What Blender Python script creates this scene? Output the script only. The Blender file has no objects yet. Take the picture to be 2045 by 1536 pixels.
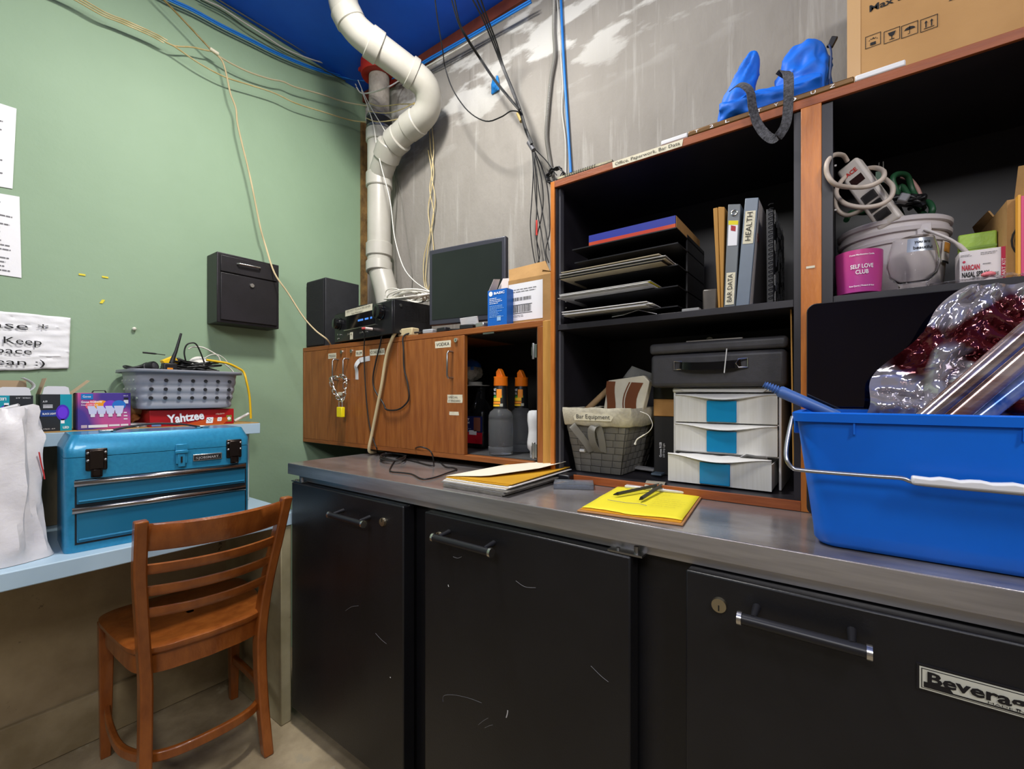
import bpy, math, random
from math import sin, cos, pi, radians
from mathutils import Vector, Matrix, noise
random.seed(7)
SC = bpy.context.scene
COL = SC.collection
# ---------------------------------------------------------------- camera
TH = radians(36.5); CAM = Vector((2.15, -1.56, 1.19)); FPX = 900.0; HZN = 790.0
cd = bpy.data.cameras.new('camera'); cam = bpy.data.objects.new('camera', cd); COL.objects.link(cam)
cam.location = CAM; cam.rotation_euler = (pi / 2, 0, TH)
cd.sensor_width = 36; cd.lens = FPX / 2045 * 36; cd.shift_y = (HZN - 768) / 2045; cd.clip_start = .02
SC.camera = cam
# ---------------------------------------------------------------- light, exposure
SC.view_settings.view_transform = 'Standard'; SC.view_settings.look = 'None'
SC.view_settings.gamma = 1; SC.view_settings.exposure = 0.2; SC.view_settings.use_curve_mapping = False
w = bpy.data.worlds.new('world'); SC.world = w; w.use_nodes = True
w.node_tree.nodes['Background'].inputs[0].default_value = (.8, .85, .9, 1)
w.node_tree.nodes['Background'].inputs[1].default_value = .3
def area(n, loc, to, sx, sy, p, c=(1, 1, 1)):
    l = bpy.data.lights.new(n, 'AREA'); l.shape = 'RECTANGLE'; l.size = sx; l.size_y = sy; l.energy = p; l.color = c
    o = bpy.data.objects.new(n, l); COL.objects.link(o); o.location = loc
    o.rotation_euler = (Vector(to) - Vector(loc)).to_track_quat('-Z', 'Y').to_euler(); return o
area('ceiling_tube_light', (1.05, -.85, 2.88), (.95, -.75, 0), .12, .35, 36, (1, .97, .92))
area('rear_ceiling_light', (3.3, -1.9, 2.85), (1.0, -.8, .6), .35, .9, 34, (1, .96, .92))
area('room_fill_light', (2.0, -3.2, 2.85), (1.5, -.3, 1.0), 1.4, .8, 46, (1, .98, .96))  # added soft fill from behind the camera, not an actual fixture
# ---------------------------------------------------------------- places: a point of the photo on a known plane
FW = Vector((-sin(TH), cos(TH), 0)); RT = Vector((cos(TH), sin(TH), 0)); UP = Vector((0, 0, 1))
def ray(px, py): return FW + RT * ((px - 1022.5) / FPX) + UP * ((HZN - py) / FPX)
def HX(px, py, x): d = ray(px, py); return CAM + d * ((x - CAM.x) / d.x)
def HY(px, py, y): d = ray(px, py); return CAM + d * ((y - CAM.y) / d.y)
def HZ(px, py, z): d = ray(px, py); return CAM + d * ((z - CAM.z) / d.z)
V = lambda *a: Vector(a)
# ---------------------------------------------------------------- materials
MC = {}
def hexc(h):
    r = [int(h[i:i + 2], 16) / 255 for i in (0, 2, 4)]
    return tuple(((c / 12.92) if c <= .04045 else ((c + .055) / 1.055) ** 2.4) for c in r) + (1,)
def M(name, col='808080', rough=.5, metal=0, col2=None, vs=6, st=(1, 1, 1), bump=0, bs=80, trans=0, alpha=1,
      emit=0, coat=0, lo=.35, hi=.65, spec=.5, ior=1.45, det=4, aniso=None, wear=None, ws=30, wt=.68):
    if name in MC: return MC[name]
    m = bpy.data.materials.new(name); MC[name] = m; m.use_nodes = True
    nt = m.node_tree; N = nt.nodes; L = nt.links; b = N['Principled BSDF']
    b.inputs['Base Color'].default_value = hexc(col); b.inputs['Roughness'].default_value = rough
    b.inputs['Metallic'].default_value = metal; b.inputs['Specular IOR Level'].default_value = spec
    b.inputs['Transmission Weight'].default_value = trans; b.inputs['Alpha'].default_value = alpha
    b.inputs['IOR'].default_value = ior; b.inputs['Coat Weight'].default_value = coat
    if emit:
        b.inputs['Emission Color'].default_value = hexc(col); b.inputs['Emission Strength'].default_value = emit
    tc = N.new('ShaderNodeTexCoord'); mp = N.new('ShaderNodeMapping'); mp.inputs['Scale'].default_value = st
    L.new(tc.outputs['Object'], mp.inputs['Vector'])
    def ns(scale, detail=4, rg=.6):
        n = N.new('ShaderNodeTexNoise'); n.inputs['Scale'].default_value = scale; n.inputs['Detail'].default_value = detail
        n.inputs['Roughness'].default_value = rg; L.new(mp.outputs['Vector'], n.inputs['Vector']); return n
    def ramp(src, a, c, ca=(0, 0, 0, 1), cb=(1, 1, 1, 1)):
        r = N.new('ShaderNodeValToRGB'); r.color_ramp.elements[0].position = a; r.color_ramp.elements[1].position = c
        r.color_ramp.elements[0].color = ca; r.color_ramp.elements[1].color = cb; L.new(src, r.inputs['Fac']); return r
    out = None
    if col2:
        out = ramp(ns(vs, det).outputs['Fac'], lo, hi, hexc(col), hexc(col2)).outputs['Color']
    if wear:
        r = ramp(ns(ws, 6, .7).outputs['Fac'], wt, wt + .04)
        mx = N.new('ShaderNodeMix'); mx.data_type = 'RGBA'
        L.new(r.outputs['Color'], mx.inputs['Factor'])
        if out: L.new(out, mx.inputs['A'])
        else: mx.inputs['A'].default_value = hexc(col)
        mx.inputs['B'].default_value = hexc(wear); out = mx.outputs['Result']
    if out: L.new(out, b.inputs['Base Color'])
    if bump:
        bn = N.new('ShaderNodeBump'); bn.inputs['Strength'].default_value = bump; bn.inputs['Distance'].default_value = .01
        L.new(ns(bs, 5).outputs['Fac'], bn.inputs['Height']); L.new(bn.outputs['Normal'], b.inputs['Normal'])
    return m
def wood(name, a, c, st, rough=.4, vs=9, coat=0, wear=None, wt=.7, ws=26):
    return M(name, a, rough, col2=c, vs=vs, st=st, det=8, bump=.12, bs=30, lo=.3, hi=.7, coat=coat, wear=wear, ws=ws, wt=wt)
def nodes_of(m): return m.node_tree.nodes, m.node_tree.links, m.node_tree.nodes['Principled BSDF']
# ---------------------------------------------------------------- mesh builder
M4 = {}
def setp(o, label=None, cat=None, group=None, kind=None):
    if label: o['label'] = label
    if cat: o['category'] = cat
    if group: o['group'] = group
    if kind: o['kind'] = kind
    return o
def thing(name, label, cat, loc=(0, 0, 0), rz=0, group=None, rx=0, ry=0):
    o = bpy.data.objects.new(name, None); COL.objects.link(o); o.empty_display_size = .02
    o.location = loc; o.rotation_euler = (rx, ry, rz)
    M4[o.name] = Matrix.Translation(Vector(loc)) @ o.rotation_euler.to_matrix().to_4x4()
    return setp(o, label, cat, group)
class B:
    def __init__(s): s.v = []; s.f = []; s.mi = []; s.ms = []
    def mt(s, m):
        if m not in s.ms: s.ms.append(m)
        return s.ms.index(m)
    def add(s, vs, fs, m):
        k = len(s.v); s.v += [Vector(p) for p in vs]; i = s.mt(m)
        for f in fs: s.f.append([k + j for j in f]); s.mi.append(i)
        return s
    def box(s, x0, x1, y0, y1, z0, z1, m, R=None, c=None):
        P = [V(x, y, z) for x in (x0, x1) for y in (y0, y1) for z in (z0, z1)]
        if R is not None:
            c = V(*c) if c is not None else sum(P, V(0, 0, 0)) / 8
            P = [c + R @ (p - c) for p in P]
        return s.add(P, [(0, 1, 3, 2), (4, 6, 7, 5), (0, 4, 5, 1), (2, 3, 7, 6), (0, 2, 6, 4), (1, 5, 7, 3)], m)
    def quad(s, p, m): return s.add(p, [tuple(range(len(p)))], m)
    def ext(s, pts, d, m, m2=None):          # polygon pulled along a vector
        n = len(pts); d = V(*d); P = [V(*p) for p in pts] + [V(*p) + d for p in pts]
        s.add(P, [tuple(range(n)), tuple(range(2 * n - 1, n - 1, -1))], m)
        k = len(s.v) - 2 * n; i = s.mt(m2 or m)
        for a in range(n): s.f.append([k + a, k + (a + 1) % n, k + n + (a + 1) % n, k + n + a][::-1]); s.mi.append(i)
        return s
    def tube(s, pts, r, m, n=8, cap=True, sm=0, closed=False):
        P = [V(*p) for p in pts]
        if sm: P = spl(P, sm, closed)
        N = len(P); rr = r if isinstance(r, (list, tuple)) else [r] * N
        if len(rr) != N: rr = [rr[min(len(rr) - 1, int(i * len(rr) / N))] for i in range(N)]
        T = []
        for i in range(N):
            a = P[(i - 1) % N] if closed else P[max(i - 1, 0)]; c = P[(i + 1) % N] if closed else P[min(i + 1, N - 1)]
            t = c - a; T.append(t.normalized() if t.length > 1e-9 else V(0, 0, 1))
        u = T[0].cross(V(0, 0, 1));
        if u.length < .05: u = T[0].cross(V(1, 0, 0))
        u.normalize(); vs = []
        for i in range(N):
            u = (u - T[i] * u.dot(T[i]));
            u = u.normalized() if u.length > 1e-6 else T[i].orthogonal().normalized()
            w_ = T[i].cross(u)
            for k in range(n):
                a = 2 * pi * k / n; vs.append(P[i] + (u * cos(a) + w_ * sin(a)) * rr[i])
        fs = []
        for i in range(N if closed else N - 1):
            j = (i + 1) % N
            for k in range(n): fs.append((i * n + k, i * n + (k + 1) % n, j * n + (k + 1) % n, j * n + k))
        if cap and not closed: fs += [tuple(range(n))[::-1], tuple((N - 1) * n + k for k in range(n))]
        return s.add(vs, fs, m)
    def strap(s, pts, wdir, wd, th, m, sm=6):   # flat ribbon
        P = spl([V(*p) for p in pts], sm) if sm else [V(*p) for p in pts]; N = len(P); vs = []
        for i in range(N):
            t = (P[min(i + 1, N - 1)] - P[max(i - 1, 0)]).normalized()
            wv = V(*(wdir[min(len(wdir) - 1, int(i * len(wdir) / N))] if isinstance(wdir[0], (tuple, list, Vector)) else wdir))
            wv = (wv - t * wv.dot(t)).normalized(); nn = t.cross(wv)
            for a, b_ in ((-1, -1), (1, -1), (1, 1), (-1, 1)): vs.append(P[i] + wv * a * wd / 2 + nn * b_ * th / 2)
        fs = [(3, 2, 1, 0), tuple((N - 1) * 4 + k for k in range(4))]
        for i in range(N - 1):
            for k in range(4): fs.append((i * 4 + k, i * 4 + (k + 1) % 4, i * 4 + 4 + (k + 1) % 4, i * 4 + 4 + k))
        return s.add(vs, fs, m)
    def lathe(s, prof, m, c=(0, 0, 0), n=28, R=None, cap=True):
        c = V(*c); vs = []; R = R or Matrix.Identity(3)
        for r, z in prof:
            for k in range(n): a = 2 * pi * k / n; vs.append(c + R @ V(r * cos(a), r * sin(a), z))
        fs = [(i * n + k, i * n + (k + 1) % n, i * n + n + (k + 1) % n, i * n + n + k) for i in range(len(prof) - 1) for k in range(n)]
        if cap: fs += [tuple(range(n))[::-1], tuple((len(prof) - 1) * n + k for k in range(n))]
        return s.add(vs, fs, m)
    def cyl(s, a, b_, r, m, n=20, r2=None):
        a = V(*a); b_ = V(*b_); return s.tube([a, b_], [r, r if r2 is None else r2], m, n)
    def ball(s, c, r, m, n=14, sc=(1, 1, 1), R=None):
        pr = [(max(1e-4, sin(pi * i / n)) * r, -cos(pi * i / n) * r) for i in range(n + 1)]
        k = len(s.v); s.lathe(pr, m, (0, 0, 0), n=n * 2, cap=False)
        for i in range(k, len(s.v)):
            p = s.v[i]; p = V(p.x * sc[0], p.y * sc[1], p.z * sc[2]); s.v[i] = V(*c) + (R @ p if R else p)
        return s
    def grid(s, G, m, closed=False):
        a = len(G); b_ = len(G[0]); vs = [p for r in G for p in r]; fs = []
        for i in range(a - 1):
            for j in range(b_ if closed else b_ - 1):
                q = (j + 1) % b_; fs.append((i * b_ + j, i * b_ + q, i * b_ + b_ + q, i * b_ + b_ + j))
        return s.add(vs, fs, m)
    def comps(s):                              # connected pieces
        pa = list(range(len(s.v)))
        def fi(a):
            while pa[a] != a: pa[a] = pa[pa[a]]; a = pa[a]
            return a
        for f in s.f:
            for k in f[1:]: pa[fi(k)] = fi(f[0])
        g = {}
        for f, i in zip(s.f, s.mi): g.setdefault(fi(f[0]), []).append((f, i))
        R = []
        for fs in g.values():
            b = B(); b.ms = s.ms; ix = {}
            for f, i in fs:
                for k in f:
                    if k not in ix: ix[k] = len(b.v); b.v.append(s.v[k])
                b.f.append([ix[k] for k in f]); b.mi.append(i)
            R.append(b)
        return R
    def each(s, name, parent=None, **k): return [c.build(name, parent, **k) for c in s.comps()]
    def build(s, name, parent=None, bv=0, sm=38, local=False, solid=0, sub=0, tag=None, kind=None, lab=None, bs=2):
        vs = s.v; org = V(0, 0, 0)
        if parent is not None:
            mp = M4[parent.name]
            if not local: iv = mp.inverted(); vs = [iv @ p for p in vs]
        elif tag:
            xs = [p.x for p in vs]; ys = [p.y for p in vs]; zs = [p.z for p in vs]
            org = V((min(xs) + max(xs)) / 2, (min(ys) + max(ys)) / 2, min(zs)); vs = [p - org for p in vs]
        me = bpy.data.meshes.new(name); me.from_pydata([tuple(p) for p in vs], [], s.f)
        for m in s.ms: me.materials.append(m)
        me.polygons.foreach_set('material_index', s.mi)
        if sm:
            me.polygons.foreach_set('use_smooth', [True] * len(me.polygons)); me.set_sharp_from_angle(angle=radians(sm))
        me.validate(); me.update()
        o = bpy.data.objects.new(name, me); COL.objects.link(o); o.location = org
        if parent is not None: o.parent = parent; M4[o.name] = M4[parent.name].copy()
        else: M4[o.name] = Matrix.Translation(org)
        if solid: q = o.modifiers.new('thickness', 'SOLIDIFY'); q.thickness = solid; q.offset = 0
        if bv: q = o.modifiers.new('bevel', 'BEVEL'); q.width = bv; q.segments = bs; q.limit_method = 'ANGLE'; q.angle_limit = radians(40)
        if sub: q = o.modifiers.new('smooth', 'SUBSURF'); q.levels = sub; q.render_levels = sub
        if tag: setp(o, *tag)
        if kind: o['kind'] = kind
        if lab: o['label'] = lab
        return o
def spl(P, k, closed=False):
    N = len(P); R = []
    for i in range(N if closed else N - 1):
        g = (lambda j: P[j % N]) if closed else (lambda j: P[min(max(j, 0), N - 1)])
        a, b_, c, d = g(i - 1), g(i), g(i + 1), g(i + 2)
        for q in range(k):
            t = q / k; R.append(.5 * ((2 * b_) + (c - a) * t + (2 * a - 5 * b_ + 4 * c - d) * t * t + (3 * b_ - a - 3 * c + d) * t ** 3))
    if not closed: R.append(P[-1])
    return R
def dup(root, loc=None, rz=None, label=None, group=None):
    r = root.copy(); COL.objects.link(r)
    if loc is not None: r.location = loc
    if rz is not None: r.rotation_euler = (0, 0, rz)
    if label: r['label'] = label
    if group: r['group'] = group
    for ch in list(root.children):
        c = ch.copy(); COL.objects.link(c); c.parent = r
        for g in ch.children: d = g.copy(); COL.objects.link(d); d.parent = c
    return r
def text(body, o, r, u, h, m, parent, name='lettering', W=None, lab=None, off=.0008, align='LEFT', space=1.0, bold=0, fit=None):
    cu = bpy.data.curves.new('t', 'FONT'); cu.body = body; cu.size = 1; cu.align_x = align; cu.space_character = space
    cu.offset = bold; cu.resolution_u = 2
    to = bpy.data.objects.new('t', cu); me = bpy.data.meshes.new_from_object(to); bpy.data.objects.remove(to)
    xs = [v.co.x for v in me.vertices]
    sx = h
    if W and xs and max(xs) > min(xs): sx = W / (max(xs) - min(xs))
    r = V(*r).normalized(); u = V(*u).normalized(); nn = r.cross(u); o = V(*o)
    vs = [o + r * v.co.x * sx + u * v.co.y * h + nn * off for v in me.vertices]
    b = B(); b.add(vs, [tuple(p.vertices) for p in me.polygons], m); bpy.data.meshes.remove(me)
    return b.build(name, parent, sm=0, lab=lab)
def lines(b, o, r, u, w, h, n, m, off=.0009, jit=.5, th=.3):   # rows of fine print
    r = V(*r).normalized(); u = V(*u).normalized(); nn = r.cross(u); o = V(*o) + nn * off
    for i in range(n):
        y = h * (1 - (i + 1) / (n + .3)); ww = w * (1 - random.random() * jit); t = h / n * th
        x = 0
        while x < ww:
            q = min(ww - x, w * random.uniform(.08, .2)); p = o + r * x + u * y
            b.quad([p, p + r * q, p + r * q + u * t, p + u * t], m); x += q + w * .025
    return b
def rect(b, o, r, u, w, h, m, off=.0006, rad=0):
    r = V(*r).normalized(); u = V(*u).normalized(); nn = r.cross(u); o = V(*o) + nn * off
    if not rad: return b.quad([o, o + r * w, o + r * w + u * h, o + u * h], m)
    P = []
    for cx, cy, a0 in ((w - rad, rad, -90), (w - rad, h - rad, 0), (rad, h - rad, 90), (rad, rad, 180)):
        for k in range(5): a = radians(a0 + k * 22.5); P.append(o + r * (cx + rad * cos(a)) + u * (cy + rad * sin(a)))
    return b.quad(P, m)
def disc(b, c, r, u, R_, m, off=.0008, n=18, ry=None):
    r = V(*r).normalized(); u = V(*u).normalized(); nn = r.cross(u); c = V(*c) + nn * off; ry = ry or R_
    return b.quad([c + r * R_ * cos(2 * pi * k / n) + u * ry * sin(2 * pi * k / n) for k in range(n)], m)
def wraptext(s_, z, h, W, R_, par, m=None, c=None, mid=-pi / 2 + .12, tilt=0):
    m = m or WINK; cu = bpy.data.curves.new('t', 'FONT'); cu.body = s_; cu.size = 1; cu.align_x = 'CENTER'; cu.offset = .015; to = bpy.data.objects.new('t', cu); me = bpy.data.meshes.new_from_object(to); bpy.data.objects.remove(to)
    xs = [v.co.x for v in me.vertices]; k = W / (max(xs) - min(xs)); b = B()
    b.add([c + V((R_ - tilt * v.co.y * h) * cos(mid + v.co.x * k / R_), (R_ - tilt * v.co.y * h) * sin(mid + v.co.x * k / R_), z + v.co.y * h) for v in me.vertices], [tuple(p.vertices) for p in me.polygons], m); b.build('lettering', par, sm=0)
def opencase(b, x0, x1, y0, y1, z0, z1, t, m):   # open topped carton without coincident faces
    b.box(x0, x1, y0, y0 + t, z0, z1, m).box(x0, x1, y1 - t, y1, z0, z1, m).box(x0, x0 + t, y0 + t, y1 - t, z0, z1, m).box(x1 - t, x1, y0 + t, y1 - t, z0, z1, m)
    return b.box(x0 + t, x1 - t, y0 + t, y1 - t, z0, z0 + t, m)
PX = V(1, 0, 0); PY = V(0, 1, 0); PZ = V(0, 0, 1)
# shared materials
BLK = M('black_plastic', '17171A', .45, col2='1F1F23', vs=20)
DBLK = M('deep_black', '0B0B0D', .6)
WHT = M('white_plastic', 'E8E8E6', .4, col2='DCDCDA', vs=8)
PAPER = M('white_paper', 'EDEDEF', .8, bump=.15, bs=25)
INK = M('black_ink', '1A1A1C', .8)
GREYINK = M('grey_ink', '77777A', .8)
CHR = M('chrome', 'D4D2CE', .25, 1)
STEELW = M('dull_steel', '9A9A9A', .35, 1)
KRAFT = M('kraft_cardboard', 'A9824F', .85, col2='9C7747', vs=14, bump=.08)
TAPE = M('masking_tape', 'D9D3BC', .8, col2='CFC8AF', vs=40)
WINK = M('white_print', 'F0F0F2', .7)
YEL = M('yellow_plastic', 'F0C21C', .45)
WOODV = wood('cabinet_wood', '7C431B', '9E602C', (6, 6, .6), .38, wear='B98555', wt=.73)
WOODH = wood('cabinet_rail_wood', '7C431B', '9A5C2B', (.6, 6, 6), .45, wear='B07B4E', wt=.68)
TRIMV = wood('frame_wood', 'A65C1E', 'CC7C30', (7, 7, .8), .36)
TRIMH = wood('frame_wood_rail', '7E3D1A', '9C5428', (.8, 7, 7), .45)
CHW = wood('chair_wood', '7C3F15', '9B5722', (3, 3, 1.2), .3, coat=.35)
# ================================================================ the setting
WX = -.08; WY = .03; FZ = -.07; CZ = 2.93
XR, YF = 4.4, -4.2
gm = M('green_wall_paint', '8FA88B', .62, col2='88A184', vs=1.6, bump=.10, bs=45, wear='C9D0C4', ws=55, wt=.80)
cm = M('raw_concrete', '96918A', .85, col2='837E77', vs=2.2, st=(1.6, 1, .8), det=10, bump=.35, bs=18, lo=.3, hi=.7)
def dress_concrete(m):
    N, L, b = nodes_of(m)
    tc = N.new('ShaderNodeTexCoord'); base = b.inputs['Base Color'].links[0].from_socket
    def layer(prev, scale, st, a, c, col, zlo=None, zhi=None, rough=.65):
        mp = N.new('ShaderNodeMapping'); mp.inputs['Scale'].default_value = st; L.new(tc.outputs['Object'], mp.inputs['Vector'])
        n = N.new('ShaderNodeTexNoise'); n.inputs['Scale'].default_value = scale; n.inputs['Detail'].default_value = 8; n.inputs['Roughness'].default_value = rough
        L.new(mp.outputs['Vector'], n.inputs['Vector'])
        r = N.new('ShaderNodeMapRange'); r.inputs['From Min'].default_value = a; r.inputs['From Max'].default_value = c
        L.new(n.outputs['Fac'], r.inputs['Value']); f = r.outputs['Result']
        if zlo is not None:
            sp = N.new('ShaderNodeSeparateXYZ'); L.new(tc.outputs['Object'], sp.inputs['Vector'])
            z = N.new('ShaderNodeMapRange'); z.inputs['From Min'].default_value = zlo; z.inputs['From Max'].default_value = zhi
            L.new(sp.outputs['Z'], z.inputs['Value'])
            mu = N.new('ShaderNodeMath'); mu.operation = 'MULTIPLY'; L.new(f, mu.inputs[0]); L.new(z.outputs['Result'], mu.inputs[1]); f = mu.outputs[0]
        mx = N.new('ShaderNodeMix'); mx.data_type = 'RGBA'; L.new(f, mx.inputs['Factor']); L.new(prev, mx.inputs['A'])
        mx.inputs['B'].default_value = hexc(col); return mx.outputs['Result']
    c = layer(base, 5, (4, 1, .25), .55, .72, 'A8A59F')
    c = layer(c, 4, (5, 1, .2), .60, .75, '77736C')
    c = layer(c, 3.2, (1, 1, 2.6), .50, .56, 'C3C1BC', 2.35, 2.62, .55)
    c = layer(c, 60, (1, 1, 1), .72, .76, '5A544C')
    L.new(c, b.inputs['Base Color'])
dress_concrete(cm)
blue = M('blue_ceiling_paint', '0B62EA', .5, col2='0A58DC', vs=3, wear='B8C4D8', ws=70, wt=.80)
flr = M('stained_concrete_floor', '75674F', .5, col2='B0A082', vs=3.5, det=10, bump=.3, bs=12, wear='A89C82', ws=7, wt=.60)
plain = M('warm_white_paint', 'D8D2C6', .7)
S = lambda b, n, **k: b.build(n, kind='structure', **k)
S(B().box(WX - .1, WX, YF, WY + .1, FZ - .05, CZ, gm), 'wall_left')
S(B().box(WX, XR, WY, WY + .1, FZ, CZ, cm), 'wall_back')
S(B().box(XR, XR + .1, YF, WY + .1, FZ, CZ, plain), 'wall_right')
S(B().box(WX - .1, XR + .1, YF - .1, YF, FZ, CZ, M('taupe_wall_paint', '84736A', .7)), 'wall_front')
S(B().box(WX - .1, XR + .1, YF - .1, WY + .1, FZ - .1, FZ, flr), 'floor')
S(B().box(WX - .1, XR + .1, YF - .1, WY + .1, CZ, CZ + .1, blue), 'ceiling')
S(B().box(WX, XR, WY - .02, WY - .0005, CZ - .055, CZ - .001, M('red_brown_board', '7B3A26', .6, col2='5E2A1C', vs=9)), 'trim_1')
dirty = M('dirty_beige_board', 'B3A180', .7, col2='8E7C5E', vs=3, det=9, bump=.2, bs=10, wear='5F523E', ws=9, wt=.64)
S(B().box(WX + .0005, WX + .012, YF, -.70, FZ + .0005, .675, dirty), 'trim_2')
S(B().box(WX + .012, WX + .03, YF, -.70, FZ + .0005, .105, M('dirty_baseboard', 'A89878', .6, col2='887859', vs=5, det=8, bump=.2, bs=12), ), 'baseboard_left', bv=.004)
S(B().box(WX + .0005, WX + .02, -.005, WY - .001, 1.4, 2.75, M('ragged_wood_edge', '8A6A3C', .8, col2='5C4426', vs=18, bump=.5, bs=50)), 'trim_3')
S(B().box(WX, XR, YF, YF + .012, FZ + .0005, .9, M('pale_reflector', 'BDB4A8', .6)), 'reflector_panel')  # unseen pale panel, added so the steel edge reflects something bright
# ================================================================ desk and the shelf standing on it
dskm = M('light_blue_paint', 'B3CCDB', .45, col2='A9C2D2', vs=4, wear='8FA3AE', ws=40, wt=.74)
cream = M('old_cream_paint', 'A89F80', .6, col2='8F8768', vs=6, det=8, wear='5E4A2C', ws=14, wt=.66)
dk = thing('desk', 'light blue painted desk board along the green wall', 'desk', (.2, -1.5, FZ))
B().box(WX + .001, .43, -2.6, -.64, .69, .738, dskm).build('desk_top', dk, bv=.003)
B().box(WX + .001, .425, -.705, -.665, FZ + .001, .689, cream).build('end_panel', dk, bv=.003, lab='worn cream end panel')
rs = thing('riser_shelf', 'light blue riser shelf on posts standing on the desk', 'shelf', (.03, -1.1, .738))
RX = .14; RZ = 1.072
B().box(WX + .001, RX, -1.9, -.652, RZ - .043, RZ, dskm).box(WX + .002, RX - .002, -1.35, -.655, RZ, RZ + .003, M('plywood_top', 'B58E52', .7, col2='A57E45', vs=9)).build('shelf_board', rs, bv=.002)
B().box(.035, .075, -.715, -.668, .739, RZ - .044, M('white_post', 'C5D0D2', .6, col2='AFB9B6', vs=9)).build('post', rs, bv=.002)
B().box(.035, .075, -1.75, -1.70, .739, RZ - .044, MC['white_post']).build('post', rs, bv=.002)
B().box(WX + .0015, WX + .02, -1.85, -.72, .74, RZ - .044, M('bare_plywood', '84755A', .8, col2='6E604A', vs=6, st=(1, 6, 1))).build('back_board', rs)
# ================================================================ chair
def chair():
    C = V(.30, -.955, FZ); a = radians(-4)
    t = thing('dining_chair', 'brown wooden slat back chair pushed under the desk', 'chair', C, a)
    hw = .19
    # local axes: +x is the back of the chair, y its width
    def post(sy):
        pr = [(.205, 0, .019), (.180, .18, .022), (.168, .36, .0245), (.178, .52, .024), (.222, .70, .0225), (.305, .915, .017)]
        P = spl([V(x, 0, z) for x, z, _ in pr], 6); b = B(); vs = []
        for i, p in enumerate(P):
            k = i / (len(P) - 1) * (len(pr) - 1); j = min(int(k), len(pr) - 2); r = pr[j][2] + (pr[j + 1][2] - pr[j][2]) * (k - j)
            yo = sy * (.172 - .012 * sin(pi * min(1, p.z / .75)) + .022 * max(0, p.z - .4) / .5)
            for dx, dy in ((-r, -.016), (r, -.016), (r, .016), (-r, .016)): vs.append(V(p.x + dx, yo + dy, p.z))
        n = len(P); fs = [(3, 2, 1, 0), tuple((n - 1) * 4 + k for k in range(4))]
        for i in range(n - 1):
            for k in range(4): fs.append((i * 4 + k, i * 4 + (k + 1) % 4, i * 4 + 4 + (k + 1) % 4, i * 4 + 4 + k))
        b.add(vs, fs, CHW); return b
    for sy in (1, -1): post(sy).build('back_post', t, bv=.005, local=True)
    for sy in (1, -1):
        b = B(); y = sy * .2
        b.add([(x, yy, z) for z, c, r in ((0, -.215, .014), (.475, -.205, .021)) for x, yy in ((c - r, y - r), (c + r, y - r), (c + r, y + r), (c - r, y + r))],
              [(3, 2, 1, 0), (4, 5, 6, 7)] + [(k, (k + 1) % 4, 4 + (k + 1) % 4, 4 + k) for k in range(4)], CHW)
        b.build('leg', t, bv=.003, local=True)
    for sy in (1, -1): B().lathe([(.012, 0), (.014, .004), (.012, .008)], WHT, (-.215, sy * .2, -.0)).build('glide', t, local=True, lab='white plastic glide')
    def slat(z0, h, xb, th=.014, bow=.05, roll=.3):
        n = 22; b = B(); vs = []
        for i in range(n + 1):
            s_ = -1 + 2 * i / n; y = s_ * (.160 + .02 * max(0, z0 - .5) / .4); x = xb + bow * (1 - s_ * s_)
            for q in range(8):
                a_ = pi / 4 + q * pi / 4; cz = cos(a_); sx = sin(a_)
                zz = z0 + h / 2 + (abs(cz) ** .5) * (1 if cz > 0 else -1) * h / 2
                vs.append(V(x + (abs(sx) ** .6) * (1 if sx > 0 else -1) * th / 2 + (zz - z0) * roll, y, zz))
        fs = [tuple(range(8))[::-1], tuple(n * 8 + k for k in range(8))]
        for i in range(n):
            for k in range(8): fs.append((i * 8 + k, i * 8 + (k + 1) % 8, i * 8 + 8 + (k + 1) % 8, i * 8 + 8 + k))
        return b.add(vs, fs, CHW)
    slat(.818, .084, .272, .018).build('top_rail', t, local=True, sm=50)
    for z, x in ((.742, .242), (.672, .222), (.602, .204)): slat(z, .034, x, .015, .042).build('slat', t, local=True, sm=50)
    # seat: rounded trapezoid with a dished top
    N = 48; rings = []
    def out(sc, z):
        r = []
        for k in range(N):
            a_ = 2 * pi * k / N; cx, sy_ = cos(a_), sin(a_); e = .32
            x = (abs(cx) ** e) * (1 if cx > 0 else -1) * .215; y = (abs(sy_) ** e) * (1 if sy_ > 0 else -1) * (.215 - .018 * (x / .215))
            if x > .1: x += .03 * (1 - (y / .2) ** 2) - .02
            r.append(V(-.02 + x * sc, y * sc, z))
        return r
    b = B(); b.grid([out(.05, .494), out(.5, .493), out(.8, .497), out(.95, .504), out(1.0, .498), out(1.0, .486), out(.97, .476), out(.05, .476)], CHW, closed=True)
    b.build('seat', t, local=True, sm=60)
    b = B()
    G = []
    for sc, z in ((.93, .476), (.93, .415), (.88, .415), (.88, .476)): G.append(out(sc, z))
    b.grid(G, CHW, closed=True).build('apron', t, local=True, sm=60)
    # bent U stretcher
    P = spl([V(-.205, -.195, .17), V(-.06, -.205, .165), V(.10, -.195, .165), V(.20, -.13, .165), V(.225, 0, .165), V(.20, .13, .165), V(.10, .195, .165), V(-.06, .205, .165), V(-.205, .195, .17)], 6)
    vs = []; n = len(P)
    for i, p in enumerate(P):
        tt = (P[min(i + 1, n - 1)] - P[max(i - 1, 0)]).normalized(); nn = V(-tt.y, tt.x, 0)
        for q, z in ((-.009, -.015), (.009, -.015), (.009, .015), (-.009, .015)): vs.append(p + nn * q + V(-.02, 0, z))
    fs = [(3, 2, 1, 0), tuple((n - 1) * 4 + k for k in range(4))] + [(i * 4 + k, i * 4 + (k + 1) % 4, i * 4 + 4 + (k + 1) % 4, i * 4 + 4 + k) for i in range(n - 1) for k in range(4)]
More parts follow.
